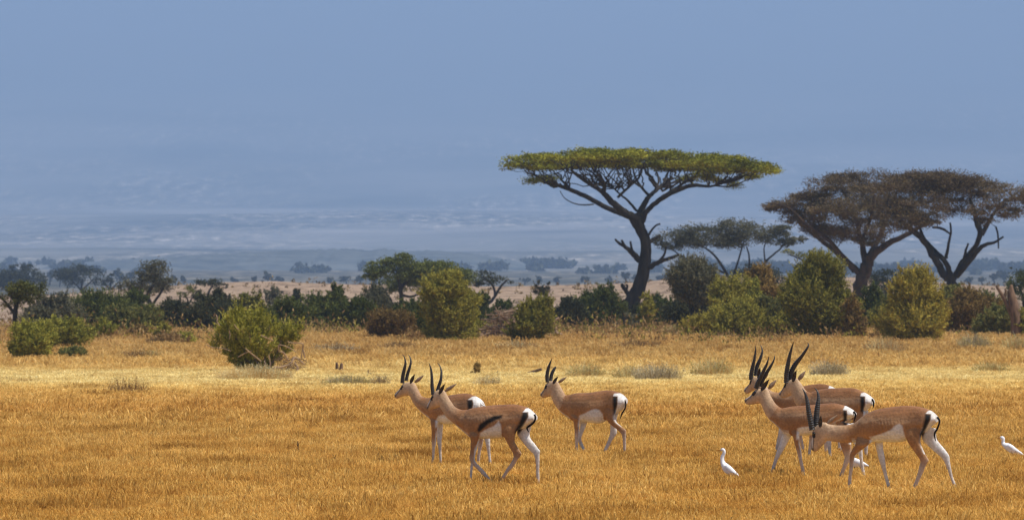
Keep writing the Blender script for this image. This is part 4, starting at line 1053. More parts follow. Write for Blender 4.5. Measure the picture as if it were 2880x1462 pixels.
traced_tree('acacia', 'olive crowned tree with a crooked dark trunk at the left edge', 340, 45,
    [[(40, 850, 8), (38, 800, 8), (40, 770, 7), (52, 740, 5), (65, 720, 4)], [(38, 790, 6), (18, 765, 5), (0, 745, 4)], [(42, 770, 5), (30, 745, 4), (30, 725, 3)]],
    [(60, 725, 38, 16), (90, 722, 28, 13), (40, 735, 32, 16), (75, 740, 38, 14), (55, 755, 28, 14), (15, 755, 25, 20), (50, 712, 25, 8)],
    LEAF['midgreen'], M['bark'], 21, 60, GA, flat=.15, dens=4.2, tintshift=-.14)
traced_tree('acacia', 'dark leafy tree cut by the right edge behind the broken snag', 520, 2575,
    [[(2580, 830, 6), (2575, 760, 5), (2565, 720, 4)]],
    [(2560, 705, 32, 18), (2590, 700, 40, 26), (2570, 735, 40, 22), (2545, 720, 18, 14), (2540, 680, 6, 8)],
    LEAF['green'], M['bark'], 22, 30, GA, flat=.2)
traced_tree('acacia', 'dark round tree between the two brown acacias behind the shrubs', 640, 2230,
    [[(2232, 800, 6), (2230, 750, 5), (2225, 715, 4)]],
    [(2225, 695, 38, 18), (2255, 705, 32, 16), (2200, 705, 30, 18), (2230, 720, 45, 16), (2270, 690, 12, 10)],
    LEAF['dark'], M['bark'], 23, 35, GA, flat=.3)
# hazy trees far left on the low plain
for i, (bx, base, bl) in enumerate([
    (40, 738, [(40, 695, 35, 18), (20, 700, 30, 22), (70, 690, 30, 22), (95, 705, 26, 20), (62, 672, 16, 10), (35, 672, 10, 10)]),
    (-15, 738, [(-15, 700, 35, 24), (5, 705, 25, 20)]),
    (205, 742, [(160, 690, 30, 14), (190, 682, 34, 16), (225, 690, 34, 18), (250, 705, 22, 16), (180, 705, 34, 14), (215, 676, 20, 10)]),
    (278, 740, [(278, 700, 10, 14), (270, 712, 12, 10)])]):
    traced_tree('tree', ['hazy dark tree clump with two bumps at the far left', 'hazy tree cut by the left edge on the far plain', 'hazy spreading tree with bare trunks showing below, far left', 'thin hazy upright tree beside the spreading hazy tree'][i], 1500, bx,
        [[(bx, base + 5, 5), (bx, base - 20, 4), (bx + 4, base - 35, 3)], [(bx, base - 12, 4), (bx - 22, base - 35, 2)], [(bx + 1, base - 12, 4), (bx + 25, base - 35, 2)]],
        bl, LEAF['dark'], M['bark'], 40 + i, 30, 'hazy trees beyond the ridge', dens=3.4, flat=.1, thick=.02, tip=.10)
# far small blue trees on the plain beyond the sandy ridge
rg = np.random.default_rng(77)
for i, (x, top, bot, w) in enumerate([(125, 668, 715, 22), (150, 672, 712, 16), (300, 672, 715, 40), (330, 680, 716, 30), (440, 692, 716, 22), (462, 690, 715, 16), (590, 697, 714, 20), (640, 694, 714, 14), (672, 683, 716, 34), (700, 692, 716, 26), (830, 697, 714, 22), (870, 692, 715, 34), (905, 691, 715, 32), (940, 697, 714, 26), (1320, 694, 714, 24), (1352, 690, 712, 20), (1400, 694, 714, 16), (1470, 690, 714, 24), (1530, 694, 714, 18), (1575, 680, 712, 26), (1600, 688, 712, 20), (1690, 680, 712, 46), (1660, 688, 712, 24), (2440, 690, 716, 26), (2500, 678, 714, 22), (2525, 676, 712, 40), (2470, 694, 716, 22)]):
    Df = 3000 + rg.uniform(-250, 350)
    lb = 'small hazy blue tree in the far row on the plain behind the sandy ridge'
    k = Df * DP / F; xw = (x * DP - 1440) * Df / F; base = np.array([xw, Df, float(zt(xw, Df))]); r = np.random.default_rng(300 + i)
    root = empty('tree', tuple(base), lb, 'tree', 'far blue trees')
    gz = 810 + (HC - base[2]) / k; cy = top + (min(bot, gz) - top) * .45; ry = (min(bot, gz) - top) * .42
    Bl = [blob(x + r.uniform(-.28, .28) * w, cy + r.uniform(-.4, .3) * ry, w * r.uniform(.22, .34), ry * r.uniform(.45, .7), Df) for _ in range(6)]
    sk = Skel(r); sk.add([[base[0], base[1], base[2] - .3, .5], [base[0] + .3, base[1], base[2] + (Bl[0][2] - base[2]) * .6, .4], [Bl[0][0], Bl[0][1], Bl[0][2], .2]], 3)
    make_trunk(root, base, sk, M['bark'], 'trunk', 5)
    make_crown(root, base, Bl, LEAF['dark'], Df, r, 2.4, 2.2, 1.4, .2, False, .25)
# the wood beyond, too far to tell trees apart
def far_wood():
    r = np.random.default_rng(9); Bl = []
    for i in range(80):
        D = r.uniform(4300, 6200); x = r.uniform(-.10, .10) * D; z = float(zt(x, D))
        s = r.uniform(4, 11); Bl.append((x, D, z + s * .35, s * r.uniform(.8, 2.2), s, s * .5))
    C_, k, u = in_blobs(Bl, 5200, r, .4); pc = np.repeat(np.arange(5200), 3)
    P = C_[pc] + r.normal(0, 1.2, (len(pc), 3))
    V, Fq, tt = leaf_cards(P, r.random(len(pc)), 5.0, 3.5, r, None, .1)
    o = mesh_np('treeline', V, Fq, LEAF['dark'], None, False, {'tint': tt})
    tag(o, 'hazy blue wood of scattered trees far off across the plain', 'wood', kind='stuff')
far_wood()
def ridge_scrub():
    r = np.random.default_rng(19); n = 900
    y = np.sqrt(r.uniform(560 ** 2, 1000 ** 2, n)); x = r.uniform(-.105, .105, n) * y; s = r.gamma(2.0, .16, n) + .1
    keep = fbm(x / 14, y / 30, 3) > .40; x, y, s = x[keep], y[keep], s[keep]
    pc = np.repeat(np.arange(len(x)), 14)
    P = np.stack([x, y, zt(x, y) + s * .45], 1)[pc] + r.normal(0, .42, (len(pc), 3)) * s[pc][:, None]
    V, Fq, tt = leaf_cards(P, r.random(len(pc)), .42, .2, r)
    o = mesh_np('ridge_scrub', V, Fq, LEAF['rust'], None, False, {'tint': tt}); tag(o, 'sparse low scrub dotted over the sandy ridge', 'scrub', kind='stuff')
ridge_scrub()
def undergrowth():
    r = np.random.default_rng(23); n = 2600
    y = np.sqrt(r.uniform(325 ** 2, 450 ** 2, n)); x = r.uniform(-.102, .102, n) * y
    keep = (fbm(x / 7, y / 16, 3) + .16 * smoothstep(335, 375, y)) > .50; x, y = x[keep], y[keep]
    s = r.gamma(2.4, .13, len(x)) + .12; per = 30; pc = np.repeat(np.arange(len(x)), per)
    P = np.stack([x, y, zt(x, y)], 1)[pc] + np.abs(r.normal(0, 1, (len(pc), 3))) * np.array([0, 0, .75]) * s[pc][:, None] + r.normal(0, 1, (len(pc), 3)) * np.array([.8, .8, 0]) * s[pc][:, None]
    ax = np.stack([r.normal(0, .35, len(pc)), r.normal(0, .35, len(pc)), np.ones(len(pc))], 1)
    sel = r.random(len(x))[pc]
    for nm, lf, m, lb in (('undergrowth', 'scrub', sel < .62, 'brown and straw coloured low scrub along the foot of the thicket'), ('green_undergrowth', 'olive', sel >= .62, 'olive low scrub along the foot of the thicket')):
        V, Fq, tt = leaf_cards(P[m], r.random(int(m.sum())), .30, .085, r, ax[m], 0, .5)
        tag(mesh_np(nm, V, Fq, LEAF[lf], None, False, {'tint': tt}), lb, 'undergrowth', kind='stuff')
undergrowth()

# -- shrubs --------------------------------------------------------------------------
GS = 'shrubs along the edge of the grass'
SH = [
 # label, cx, top, base, width, leaf, D, shape, extra
 ('yellow green bush on short dark stems, nearest of the two at the left', 78, 808, 908, 118, 'yellow', None, 'dome', dict(dens=3.0, stems=22, nb=14, tintshift=-.06)),
 ('yellow green round bush just behind the nearest left bush', 168, 793, 885, 112, 'yellow', 315, 'dome', dict(tintshift=-.1, nb=11)),
 ('low dark green bush in the grass right of the two yellow green left bushes', 178, 872, 905, 74, 'midgreen', None, 'dome', {}),
 ('small yellow green bush behind the two round left bushes', 255, 800, 848, 66, 'yellow', 345, 'dome', dict(tintshift=-.15)),
 ('small bright green bush in front of the thicket, left of the big leaning bush', 462, 832, 866, 54, 'yellow', None, 'dome', {}),
 ('yellow bush with upright twigs in front of the dark thicket', 408, 805, 852, 56, 'olive', 345, 'peak', dict(tintshift=.15)),
 ('brown low scrub below the yellow bush at left', 415, 838, 868, 90, 'scrub', None, 'dome', dict(dens=1.6)),
 ('brown rounded scrub at the foot of the dark thicket', 355, 818, 846, 60, 'rust', 350, 'dome', {}),
 ('pale grey green bush in the back thicket at far left', 130, 745, 838, 140, 'grey', 430, 'dome', dict(tintshift=-.1)),
 ('broad deep green bush forming the middle of the left thicket', 240, 736, 838, 150, 'green', 440, 'dome', dict(nb=12)),
 ('dark green bush joining the thicket below the open crowned tree', 325, 742, 836, 120, 'green', 460, 'dome', dict(tintshift=-.1)),
 ('lower green bush in front of the broad deep green one', 300, 772, 842, 92, 'midgreen', 390, 'dome', dict(tintshift=-.1)),
 ('rounded mid green bush right of the broad deep green one', 372, 778, 842, 96, 'midgreen', 385, 'dome', dict(tintshift=-.05)),
 ('grey green bush left of the lower green thicket', 110, 775, 846, 90, 'grey', 380, 'dome', dict(tintshift=-.15)),
 ('dark bush filling the thicket left of the big leaning bush', 445, 762, 838, 110, 'dark', 420, 'dome', {}),
 ('grey brown tangled bush in the thicket beside the big leaning bush', 530, 752, 842, 120, 'dark', 400, 'dome', dict(tintshift=.1)),
 ('upright dark green bush behind the big leaning bush', 555, 730, 836, 70, 'dark', 440, 'tall', {}),
 ('dark green bush peeping over the top of the big leaning bush', 625, 742, 838, 90, 'olive', 430, 'dome', dict(tintshift=-.2)),
 ('wiry small tree on the ridge above the thicket', 500, 738, 800, 40, 'grey', 560, 'tall', dict(dens=1.6)),
 ('round dark green bush directly right of the big leaning bush', 722, 752, 842, 108, 'green', 390, 'dome', dict(tintshift=.05)),
 ('deep green bush with a bushy top left of the green acacia', 800, 742, 838, 104, 'green', 420, 'peak', {}),
 ('spiky topped dark bush standing highest in the centre left thicket', 848, 715, 836, 66, 'green', 440, 'peak', dict(tintshift=-.05)),
 ('dense green bush between the spiky bush and the brown bush', 890, 752, 840, 92, 'green', 400, 'dome', dict(tintshift=-.1)),
 ('grey brown airy bush under the green acacia', 930, 722, 838, 92, 'grey', 430, 'dome', dict(tintshift=-.2, dens=2.0)),
 ('small dark bush on the sandy slope, left of the spiky bush', 745, 735, 775, 34, 'dark', 560, 'tall', {}),
 ('small grey thorn bush on the sandy slope above the big leaning bush', 690, 725, 768, 56, 'grey', 600, 'tall', dict(dens=1.4)),
 ('brown green dome shaped bush in front of the green acacia', 985, 778, 854, 116, 'rust', None, 'dome', dict(tintshift=-.25, nb=12)),
 ('tall yellow green bush left of the brush pile', 1130, 680, 860, 128, 'olive', None, 'tall', dict(nb=16, dens=3.0, tintshift=.12, stems=24)),
 ('dark green bush hugging the left foot of the tall yellow green bush', 1078, 752, 852, 70, 'green', 350, 'dome', dict(tintshift=-.05)),
 ('bright low bush between the tall yellow green bush and the brush pile', 1182, 778, 850, 62, 'yellow', 350, 'tall', dict(tintshift=-.2)),
 ('dark green bush behind the tall yellow green bush', 1205, 745, 836, 70, 'green', 440, 'dome', dict(tintshift=-.1)),
 ('low green bush behind the brush pile', 1265, 762, 834, 70, 'green', 430, 'dome', dict(tintshift=-.1)),
 ('squarish dense green bush with a rusty patch right of the brush pile', 1343, 738, 860, 104, 'olive', None, 'dome', dict(nb=14, dens=3.2, tintshift=-.12)),
 ('wiry bare thorn bush sticking up behind the squarish green bush', 1362, 704, 790, 44, 'grey', 470, 'tall', dict(dens=1.0)),
 ('dark bush right of the squarish green bush', 1432, 752, 838, 84, 'dark', 420, 'dome', {}),
 ('dark green pointed bush left of the umbrella acacia trunk', 1512, 720, 836, 112, 'green', 430, 'dome', dict(tintshift=-.12, nb=11)),
 ('low dark bush filling in left of the umbrella acacia', 1470, 745, 838, 80, 'dark', 440, 'dome', dict(tintshift=.1)),
 ('thin yellow sapling in front of the umbrella acacia trunk', 1626, 742, 838, 40, 'olive', 400, 'tall', dict(dens=2.0, tintshift=.1)),
 ('low grey green bush at the foot of the umbrella acacia', 1590, 795, 836, 54, 'grey', 410, 'dome', {}),
 ('dark green bush right of the umbrella acacia trunk', 1668, 752, 838, 96, 'green', 440, 'dome', dict(tintshift=-.1)),
 ('round headed grey green small tree on several thin stems', 1740, 655, 848, 118, 'grey', 390, 'crown', dict(nb=13, stems=26, dens=2.8, tintshift=-.02, bark='bark')),
 ('dense dark bush below the round headed small tree', 1722, 752, 842, 90, 'dark', 395, 'dome', dict(tintshift=.1)),
 ('golden low bush right of the umbrella acacia', 1762, 790, 848, 92, 'gold', None, 'dome', dict(tintshift=-.15)),
 ('tall yellow olive bush with a lumpy top in the right thicket', 1838, 688, 845, 120, 'olive', 370, 'peak', dict(nb=15, tintshift=.15)),
 ('rusty topped bush right of the lumpy yellow one', 1915, 668, 842, 92, 'rust', 390, 'tall', dict(nb=12, tintshift=-.05)),
 ('bright yellow green bush crowning the middle of the right thicket', 1880, 700, 842, 76, 'yellow', 380, 'tall', dict(tintshift=-.15)),
 ('broad brown olive bush low in the right thicket', 1862, 758, 850, 140, 'olive', None, 'dome', dict(nb=13, tintshift=.05)),
 ('green bush in the dip before the tall olive bush', 1945, 742, 842, 96, 'midgreen', 370, 'dome', {}),
 ('low bright green bush right of the broad brown olive one', 1978, 782, 848, 86, 'olive', None, 'dome', dict(tintshift=.1)),
 ('tallest olive bush standing in front of the thick brown trunk', 2062, 636, 850, 158, 'olive', None, 'tall', dict(nb=18, dens=3.2, tintshift=-.08, stems=28)),
 ('wiry brown bush leaning against the tallest olive bush', 2145, 728, 852, 66, 'rust', None, 'peak', dict(dens=2.0, tintshift=-.15)),
 ('dark green bush between the tallest olive and the golden bush', 2198, 722, 838, 84, 'green', 410, 'dome', dict(tintshift=-.1)),
 ('grey green bush under the brown acacia crown', 2235, 742, 842, 80, 'midgreen', 380, 'dome', dict(tintshift=-.1)),
 ('golden yellow bush with bare twisted stems at its foot', 2312, 664, 858, 152, 'gold', None, 'peak', dict(nb=18, dens=2.9, tintshift=-.08, stems=36, bark='bark_brown')),
 ('yellow green side bush left of the golden one', 2255, 755, 850, 84, 'olive', 350, 'dome', dict(tintshift=.1)),
 ('leafy green bush right of the golden one', 2395, 712, 842, 84, 'midgreen', 380, 'tall', dict(tintshift=.15)),
 ('brown and green bush with a rusty crown at right', 2445, 722, 844, 116, 'rust', 370, 'dome', dict(nb=12, tintshift=-.2)),
 ('soft green bush left of the broken snag', 2505, 765, 846, 92, 'midgreen', 360, 'dome', dict(tintshift=.05)),
 ('dark stemmed bush at the right edge in front of the snag', 2572, 772, 850, 60, 'olive', None, 'tall', dict(tintshift=.1)),
 ('dark back bush right of the round headed small tree', 1795, 738, 838, 110, 'dark', 440, 'dome', dict(tintshift=.15)),
 ('olive back bush behind the rusty topped bush', 1930, 720, 838, 110, 'olive', 440, 'dome', dict(tintshift=-.15)),
 ('dark green back bush left of the tallest olive bush', 1998, 742, 838, 90, 'green', 430, 'dome', {}),
 ('brownish back bush under the thick brown trunk', 2125, 735, 838, 110, 'midgreen', 440, 'dome', dict(tintshift=-.15)),
 ('shaded back bush behind the golden yellow bush', 2345, 728, 838, 120, 'midgreen', 440, 'dome', dict(tintshift=-.1)),
 ('shaded green back bush behind the brown and green bush', 2470, 738, 838, 120, 'green', 430, 'dome', dict(tintshift=.1)),
 ('dark back bush left of the thin yellow sapling', 1605, 765, 838, 60, 'dark', 450, 'dome', {}),
 ('olive back bush left of the brown dome shaped bush', 1035, 760, 838, 90, 'green', 430, 'dome', {}),
 ('small dark leafy plant alone in the grass between the gazelles', 1197, 914, 944, 34, 'rust', None, 'tall', dict(stems=10, name='plant', tintshift=.1, dens=1.1)),
]
for i, (lb, cx, tp, bt, w, lf, D, shp, ex) in enumerate(SH):
    shrub(lb, cx, tp, bt, w, lf, D, i, shp, group=GS, **ex)

# the big leaning bush with bare bent branches
def leaning_bush():
    D = 214.0; rng = np.random.default_rng(31); k = D * DP / F
    def z(x, y): return ((580 + x / 5.45) / DP, (840 + y / 5.45) / DP)
    bx = z(850, 1120)[0]; xw = (bx * DP - 1440) * D / F; base = np.array([xw, D, float(zt(xw, D))])
    Bl = []
    for x, y, rx, ry, o in ((500, 300, 190, 120, .1), (780, 300, 200, 130, 0), (350, 430, 180, 150, .5), (620, 450, 230, 160, -.3), (950, 430, 200, 150, -.2), (1180, 520, 190, 130, 0), (1330, 560, 130, 90, .1), (200, 600, 140, 110, .6), (420, 620, 190, 130, .1), (700, 640, 200, 150, -.5), (900, 700, 170, 130, -.5), (560, 760, 190, 90, .2), (820, 820, 150, 70, -.3), (1150, 640, 160, 80, .2), (1440, 400, 60, 80, .3), (150, 700, 80, 50, .4), (460, 200, 60, 60, 0), (820, 210, 70, 60, 0), (540, 180, 50, 60, .2), (1240, 420, 70, 60, .1), (680, 930, 200, 90, .5), (560, 860, 160, 80, .4), (820, 1020, 190, 80, .4), (960, 940, 140, 90, .3), (470, 900, 150, 90, .3), (640, 1020, 190, 80, .5), (1080, 860, 140, 90, .2), (1210, 760, 120, 70, .3), (320, 800, 120, 70, .4)):
        dx, dy = z(x, y); Bl.append(blob(dx, dy, rx / 5.45 / DP, ry / 5.45 / DP, D, .8, o))
    sk = Skel(rng)
    def limb(pts, o0=-.3, o1=-.6, store=None):
        n = len(pts); Q = []
        if store is not None: o0 -= .75; o1 -= .75
        for i, (x, y, hw) in enumerate(pts):
            dx, dy = z(x, y); Q.append([*dpt(dx, dy, D + o0 + (o1 - o0) * i / (n - 1)), hw * .95 / 5.45 / DP * k])
        if store is None: sk.add(Q, 4, .15)
        else: store.append(catmull(np.array(Q), 4))
    limb([(860, 1150, 26), (800, 1000, 22), (700, 850, 18), (560, 700, 13), (400, 560, 9)], 0, 0)
    limb([(880, 1150, 24), (900, 980, 20), (880, 800, 15), (800, 560, 11), (760, 380, 7)], 0, .1)
    limb([(920, 1150, 22), (1000, 1000, 18), (1080, 850, 14), (1150, 650, 10), (1260, 520, 7)], 0, 0)
    limb([(850, 1120, 18), (650, 960, 14), (480, 860, 10), (300, 740, 7)], 0, .5)
    bare = []
    limb([(600, 760, 9), (680, 830, 10), (760, 890, 11), (840, 960, 12)], -1.1, -.9, bare)
    limb([(830, 555, 8), (920, 595, 9), (1030, 640, 10)], -1.2, -1.1, bare)
    limb([(1110, 705, 12), (1115, 800, 12), (1190, 830, 12), (1250, 930, 13)], -.9, -.6, bare)
    limb([(1120, 700, 8), (1240, 735, 9), (1380, 815, 8)], -.9, -.7, bare)
    limb([(1250, 660, 9), (1350, 680, 10), (1480, 690, 12), (1470, 800, 9), (1460, 910, 8)], -.6, -.4, bare)
    limb([(1480, 770, 14), (1500, 850, 13), (1510, 910, 12)], -.3, -.3, bare)
    limb([(150, 240, 8), (170, 300, 9), (165, 350, 9), (205, 410, 9)], .2, .1, bare)
    limb([(1010, 1120, 20), (1040, 1050, 18), (1140, 1050, 17), (1290, 995, 19), (1340, 910, 18)], -.9, -.5, bare)
    limb([(1320, 940, 20), (1360, 900, 22), (1440, 950, 16), (1510, 1010, 12)], -.5, -.3, bare)
    limb([(1380, 1120, 20), (1400, 1050, 20), (1350, 980, 16)], -.6, -.5, bare)
    limb([(975, 1090, 12), (980, 980, 11), (960, 850, 8)], -1.0, -1.0, bare)
    limb([(0, 700, 6), (100, 740, 7), (260, 760, 8), (380, 800, 9)], .3, .2, bare)
    limb([(350, 480, 9), (365, 560, 9), (350, 620, 7)], -.5, -.5, bare)
    limb([(430, 390, 7), (460, 440, 8), (500, 480, 8)], -.6, -.6, bare)
    limb([(930, 1100, 12), (910, 1010, 12), (890, 950, 8)], -1.0, -.9, bare)
    limb([(1200, 1140, 12), (1230, 1070, 12), (1330, 1020, 10)], -.6, -.6, bare)
    limb([(490, 890, 8), (600, 830, 9), (700, 800, 8)], -.6, -.9, bare)
    T, kk, u = in_blobs(Bl, 150, rng, .5)
    sk.grow(T, .008, .03, .05, .1, zmin=base[2] + .25)
    root = empty('leaning_bush', tuple(base), 'large leaning fresh green bush with bare bent branches on its right side', 'bush')
    make_trunk(root, base, sk, M['bark_mid'], 'stem', 6)
    for q in bare:
        V, Fq = tubes([q], 6); mesh_np('bare_branch', V - base, Fq, M['bark_pale'], root, True)
    ppm = F / D * 1024 / 2880; nc = 1500; per = 16
    C_, k2, u = in_blobs(Bl, nc, rng, .30); pc = np.repeat(np.arange(nc), per)
    ax = u[pc] * .7 + np.array([0, 0, .9])
    s = rng.uniform(-.12, .12, len(pc))[:, None]
    P = C_[pc] + ax * s + rng.normal(0, .035, (len(pc), 3))
    tint = np.clip(.2 + .35 * rng.random(nc)[pc] + .45 * rng.random(len(pc)), 0, 1)
    V, Fq, tt = leaf_cards(P, tint, .115, .034, rng, ax, 0, .45)
    B_ = np.array(Bl); ns = 260; i = rng.integers(0, nc, ns); dr = u[i] * .6 + np.array([0, 0, .9]) + rng.normal(0, .25, (ns, 3)); dr /= np.linalg.norm(dr, axis=1)[:, None]
    o0 = B_[k2[i], :3] + u[i] * B_[k2[i], 3:6] * .85; m = 11; q = np.tile(np.linspace(0, 1, m), ns)[:, None]; ii = np.repeat(np.arange(ns), m)
    P = o0[ii] + dr[ii] * rng.uniform(.2, .5, ns)[ii][:, None] * q + rng.normal(0, .02, (ns * m, 3)); P[:, 2] = np.maximum(P[:, 2], base[2] + .1)
    V2, F2, t2 = leaf_cards(P, np.clip(.5 + .45 * rng.random(ns)[ii] + .1 * rng.random(ns * m), 0, 1), .11, .034, rng, dr[ii], 0, .5)
    mesh_np('foliage', np.concatenate([V, V2]) - base, np.concatenate([Fq, F2 + len(V)]), LEAF['fresh'], root, False, {'tint': np.concatenate([tt, t2])})
    Tw = []
    for j in range(170):
        x, y = rng.normal(1270, 120), rng.uniform(900, 1130); dx, dy = z(min(1520, max(1000, x)), y); c = dpt(dx, dy, D + rng.uniform(-.9, .3)); L = rng.uniform(.15, .5); a = rng.uniform(0, 6.283); e = rng.normal(.2, .5)
        d = np.array([math.cos(a) * math.cos(e), math.sin(a) * math.cos(e), math.sin(e)]) * L; rr = rng.uniform(.004, .010)
        Q = np.array([[*(c - d / 2), rr], [*(c + rng.normal(0, .04, 3)), rr], [*(c + d / 2), rr * .5]]); Q[:, 2] = np.maximum(Q[:, 2], base[2] + .02); Tw.append(catmull(Q, 2))
    V, Fq = tubes(Tw, 4); mesh_np('dry_twigs', V - base, Fq, M['deadwood'], root, True)
leaning_bush()

# dead wood ---------------------------------------------------------------------------
def sticks(name, label, cat, D, bx, paths, mat, zfun=None, group=None):
    xw = (bx * DP - 1440) * D / F; base = np.array([xw, D, float(zt(xw, D))]); k = D * DP / F
    P = []
    for tr in paths:
        Q = [[*dpt(q[0], q[1], D + (q[3] if len(q) > 3 else 0)), q[2] * k] for q in tr]
        Q = catmull(np.array(Q), 3); P.append(Q)
        for a, f in ((0, -1), (-1, 1)):
            pass
    V, Fq = tubes(P, 7)
    fl = Fq.tolist(); o = 0
    for Q in P:
        n = len(Q) * 7; fl.append([o + i for i in range(6, -1, -1)]); fl.append([o + n - 7 + i for i in range(7)]); o += n
    ob = mesh_np(name, V - base, fl, mat, None, True, loc=tuple(base))
    return tag(ob, label, cat, group)
sticks('tree_stump', 'twin weathered stump of two thin upright posts in the pale grass', 'stump', 215, 853, [[(847, 950, 4.6), (848, 928, 4.4), (847, 911, 3)], [(860, 951, 5.6), (858, 930, 5), (860, 913, 3.4)]], M['deadwood'])
sticks('fallen_branch', 'curved reddish branch lying in pale grass between the gazelle groups', 'branch', 205, 1310, [[(1362, 928, 3.4), (1340, 936, 4.6, .2), (1310, 943, 3.2, .3), (1280, 944, 2.2, .3), (1255, 937, 2.2, .3), (1250, 934, 3.2, .3)]], M['deadwood'])
sticks('fallen_branch', 'thin dark twig on the grass behind the left gazelles', 'branch', 200, 945, [[(920, 947, 2.2), (928, 940, 2.8), (945, 944, 3), (975, 945, 2.4)], [(930, 942, 1.8), (926, 934, 1.4), (928, 929, 1)]], M['deadwood'])
sticks('dead_branch', 'pale forked dead branch standing right of the squarish green bush', 'branch', 350, 1395, [[(1372, 852, 3), (1378, 842, 4), (1400, 838, 4.5, .3), (1420, 845, 3, .5)], [(1400, 840, 3.5), (1396, 820, 3), (1393, 806, 2.6)], [(1393, 808, 2.6), (1400, 803, 3), (1407, 799, 2.6)], [(1378, 842, 3), (1388, 852, 3), (1392, 858, 2)]], M['bark_pale'])
sticks('fallen_log', 'dark fallen log on the grass below the umbrella acacia', 'log', 365, 1555, [[(1500, 843, 4), (1530, 844, 6), (1560, 844, 7, .2), (1600, 844, 5, .3), (1660, 846, 3, .4)], [(1545, 848, 3), (1560, 840, 2.5), (1570, 838, 2)]], M['bark'])
sticks('dead_stick', 'thin slanting dead stick left of the dark fallen log', 'branch', 360, 1470, [[(1476, 856, 1.6), (1470, 842, 1.6), (1466, 832, 1.4)]], M['bark_mid'])
sticks('tree_snag', 'broken brown trunk snag with a leaning side limb at the right edge', 'snag', 350, 2555, [[(2560, 850, 17), (2556, 800, 15), (2548, 760, 13), (2543, 735, 9), (2545, 716, 3)], [(2550, 800, 7), (2538, 775, 6), (2525, 748, 5), (2512, 728, 4), (2506, 718, 3)], [(2525, 748, 4), (2530, 735, 3), (2528, 726, 2)]], M['deadwood'])
def brush_pile():
    D = 345.0; r = np.random.default_rng(61); k = D * DP / F
    xw = (1255 * DP - 1440) * D / F; base = np.array([xw, D, float(zt(xw, D))]); P = []
    W = 60 * k; Hh = 76 * k
    for i in range(230):
        h = r.uniform(0, 1) ** 1.3; half = W * (1 - .75 * h); x0 = r.uniform(-half, half) + .25 * h * W; y0 = r.normal(0, .5)
        L = r.uniform(.5, 1.7); a = r.normal(0, .28); b = r.uniform(0, 6.28)
        d = np.array([math.cos(b) * math.cos(a), .4 * math.sin(b), math.sin(a)]) * L / 2
        c = base + np.array([x0, y0, .06 + h * Hh * (1 - .25 * abs(x0) / W)])
        j = r.normal(0, .08, 3); rad = r.uniform(.012, .045)
        Q = np.array([[*(c - d), rad], [*(c + j), rad], [*(c + d), rad * .6]]); Q[:, 2] = np.maximum(Q[:, 2], base[2]); P.append(catmull(Q, 2))
    V, Fq = tubes(P, 5); o = mesh_np('brush_pile', V - base, Fq, bark_mat('brush_wood', (.11, .07, .045), (.38, .26, .17), 4), None, True, loc=tuple(base))
    tag(o, 'heap of dead brown branches between two green bushes', 'brush pile')
brush_pile()
sticks('tree_stump', 'pale short stump in the grass at the left end of the brush pile', 'stump', 338, 1208, [[(1208, 862, 6), (1207, 848, 5), (1209, 838, 4)], [(1208, 846, 3), (1213, 838, 2.5)]], M['bark_pale'])

# wiry forbs and tussocks in the pale grass -------------------------------------------
def tussock(name, label, cx, bot, w, h, mats, n, seed, cat='plant', D=None, spread=.5, head=True):
    r = np.random.default_rng(seed); D = D or depth_of_row(bot); k = D * DP / F
    xw = (cx * DP - 1440) * D / F; base = np.array([xw, D, float(zt(xw, D))])
    Wm = w * k / 2; Hm = h * k * 1.35; n = int(n * 1.35)
    a = r.uniform(0, 6.283, n); q = np.sqrt(r.random(n)) * .75
    b0 = np.stack([q * np.cos(a) * Wm, q * np.sin(a) * Wm * .8, np.zeros(n)], 1)
    hh = Hm * r.uniform(.35, 1.0, n) * (1 - .55 * q)
    tip = b0 * 1.15 + np.stack([r.normal(0, spread * .22, n) * hh, r.normal(0, spread * .22, n) * hh, hh], 1)
    tip += np.stack([np.cos(a), np.sin(a), 0 * a], 1) * (spread * .35 * hh)[:, None]
    mid = (b0 + tip) / 2 + r.normal(0, .06, (n, 3)) * hh[:, None]
    ppm = F / D * 1024 / 2880; wd = .55 / ppm
    sd = np.stack([np.cos(a + 1.3), np.sin(a + 1.3), 0 * a], 1) * wd * .5
    V = np.stack([b0 - sd, b0 + sd, mid + sd * .8, mid - sd * .8, tip + sd * .25, tip - sd * .25], 1).reshape(-1, 3)
    o6 = np.arange(n)[:, None] * 6
    Fq = np.concatenate([o6 + np.array([[0, 1, 2, 3]]), o6 + np.array([[3, 2, 4, 5]])])
    tt = np.repeat(r.random(n), 6)
    root = empty(name, tuple(base), label, cat, 'wiry plants in the pale grass')
    mesh_np('stems', V, Fq, LEAF[mats[0]], root, False, {'tint': tt})
    if head:
        m = int(n * 2.2); i = r.integers(0, n, m); f = r.uniform(.35, 1.0, m)[:, None]
        P = b0[i] * (1 - f) + tip[i] * f + r.normal(0, .05, (m, 3)) * Hm
        P[:, 2] = np.maximum(P[:, 2], .02)
        V, Fq, tt = leaf_cards(P, r.random(m), 1.9 / ppm, .8 / ppm, r)
        mesh_np('leaves', V, Fq, LEAF[mats[1]], root, False, {'tint': tt})
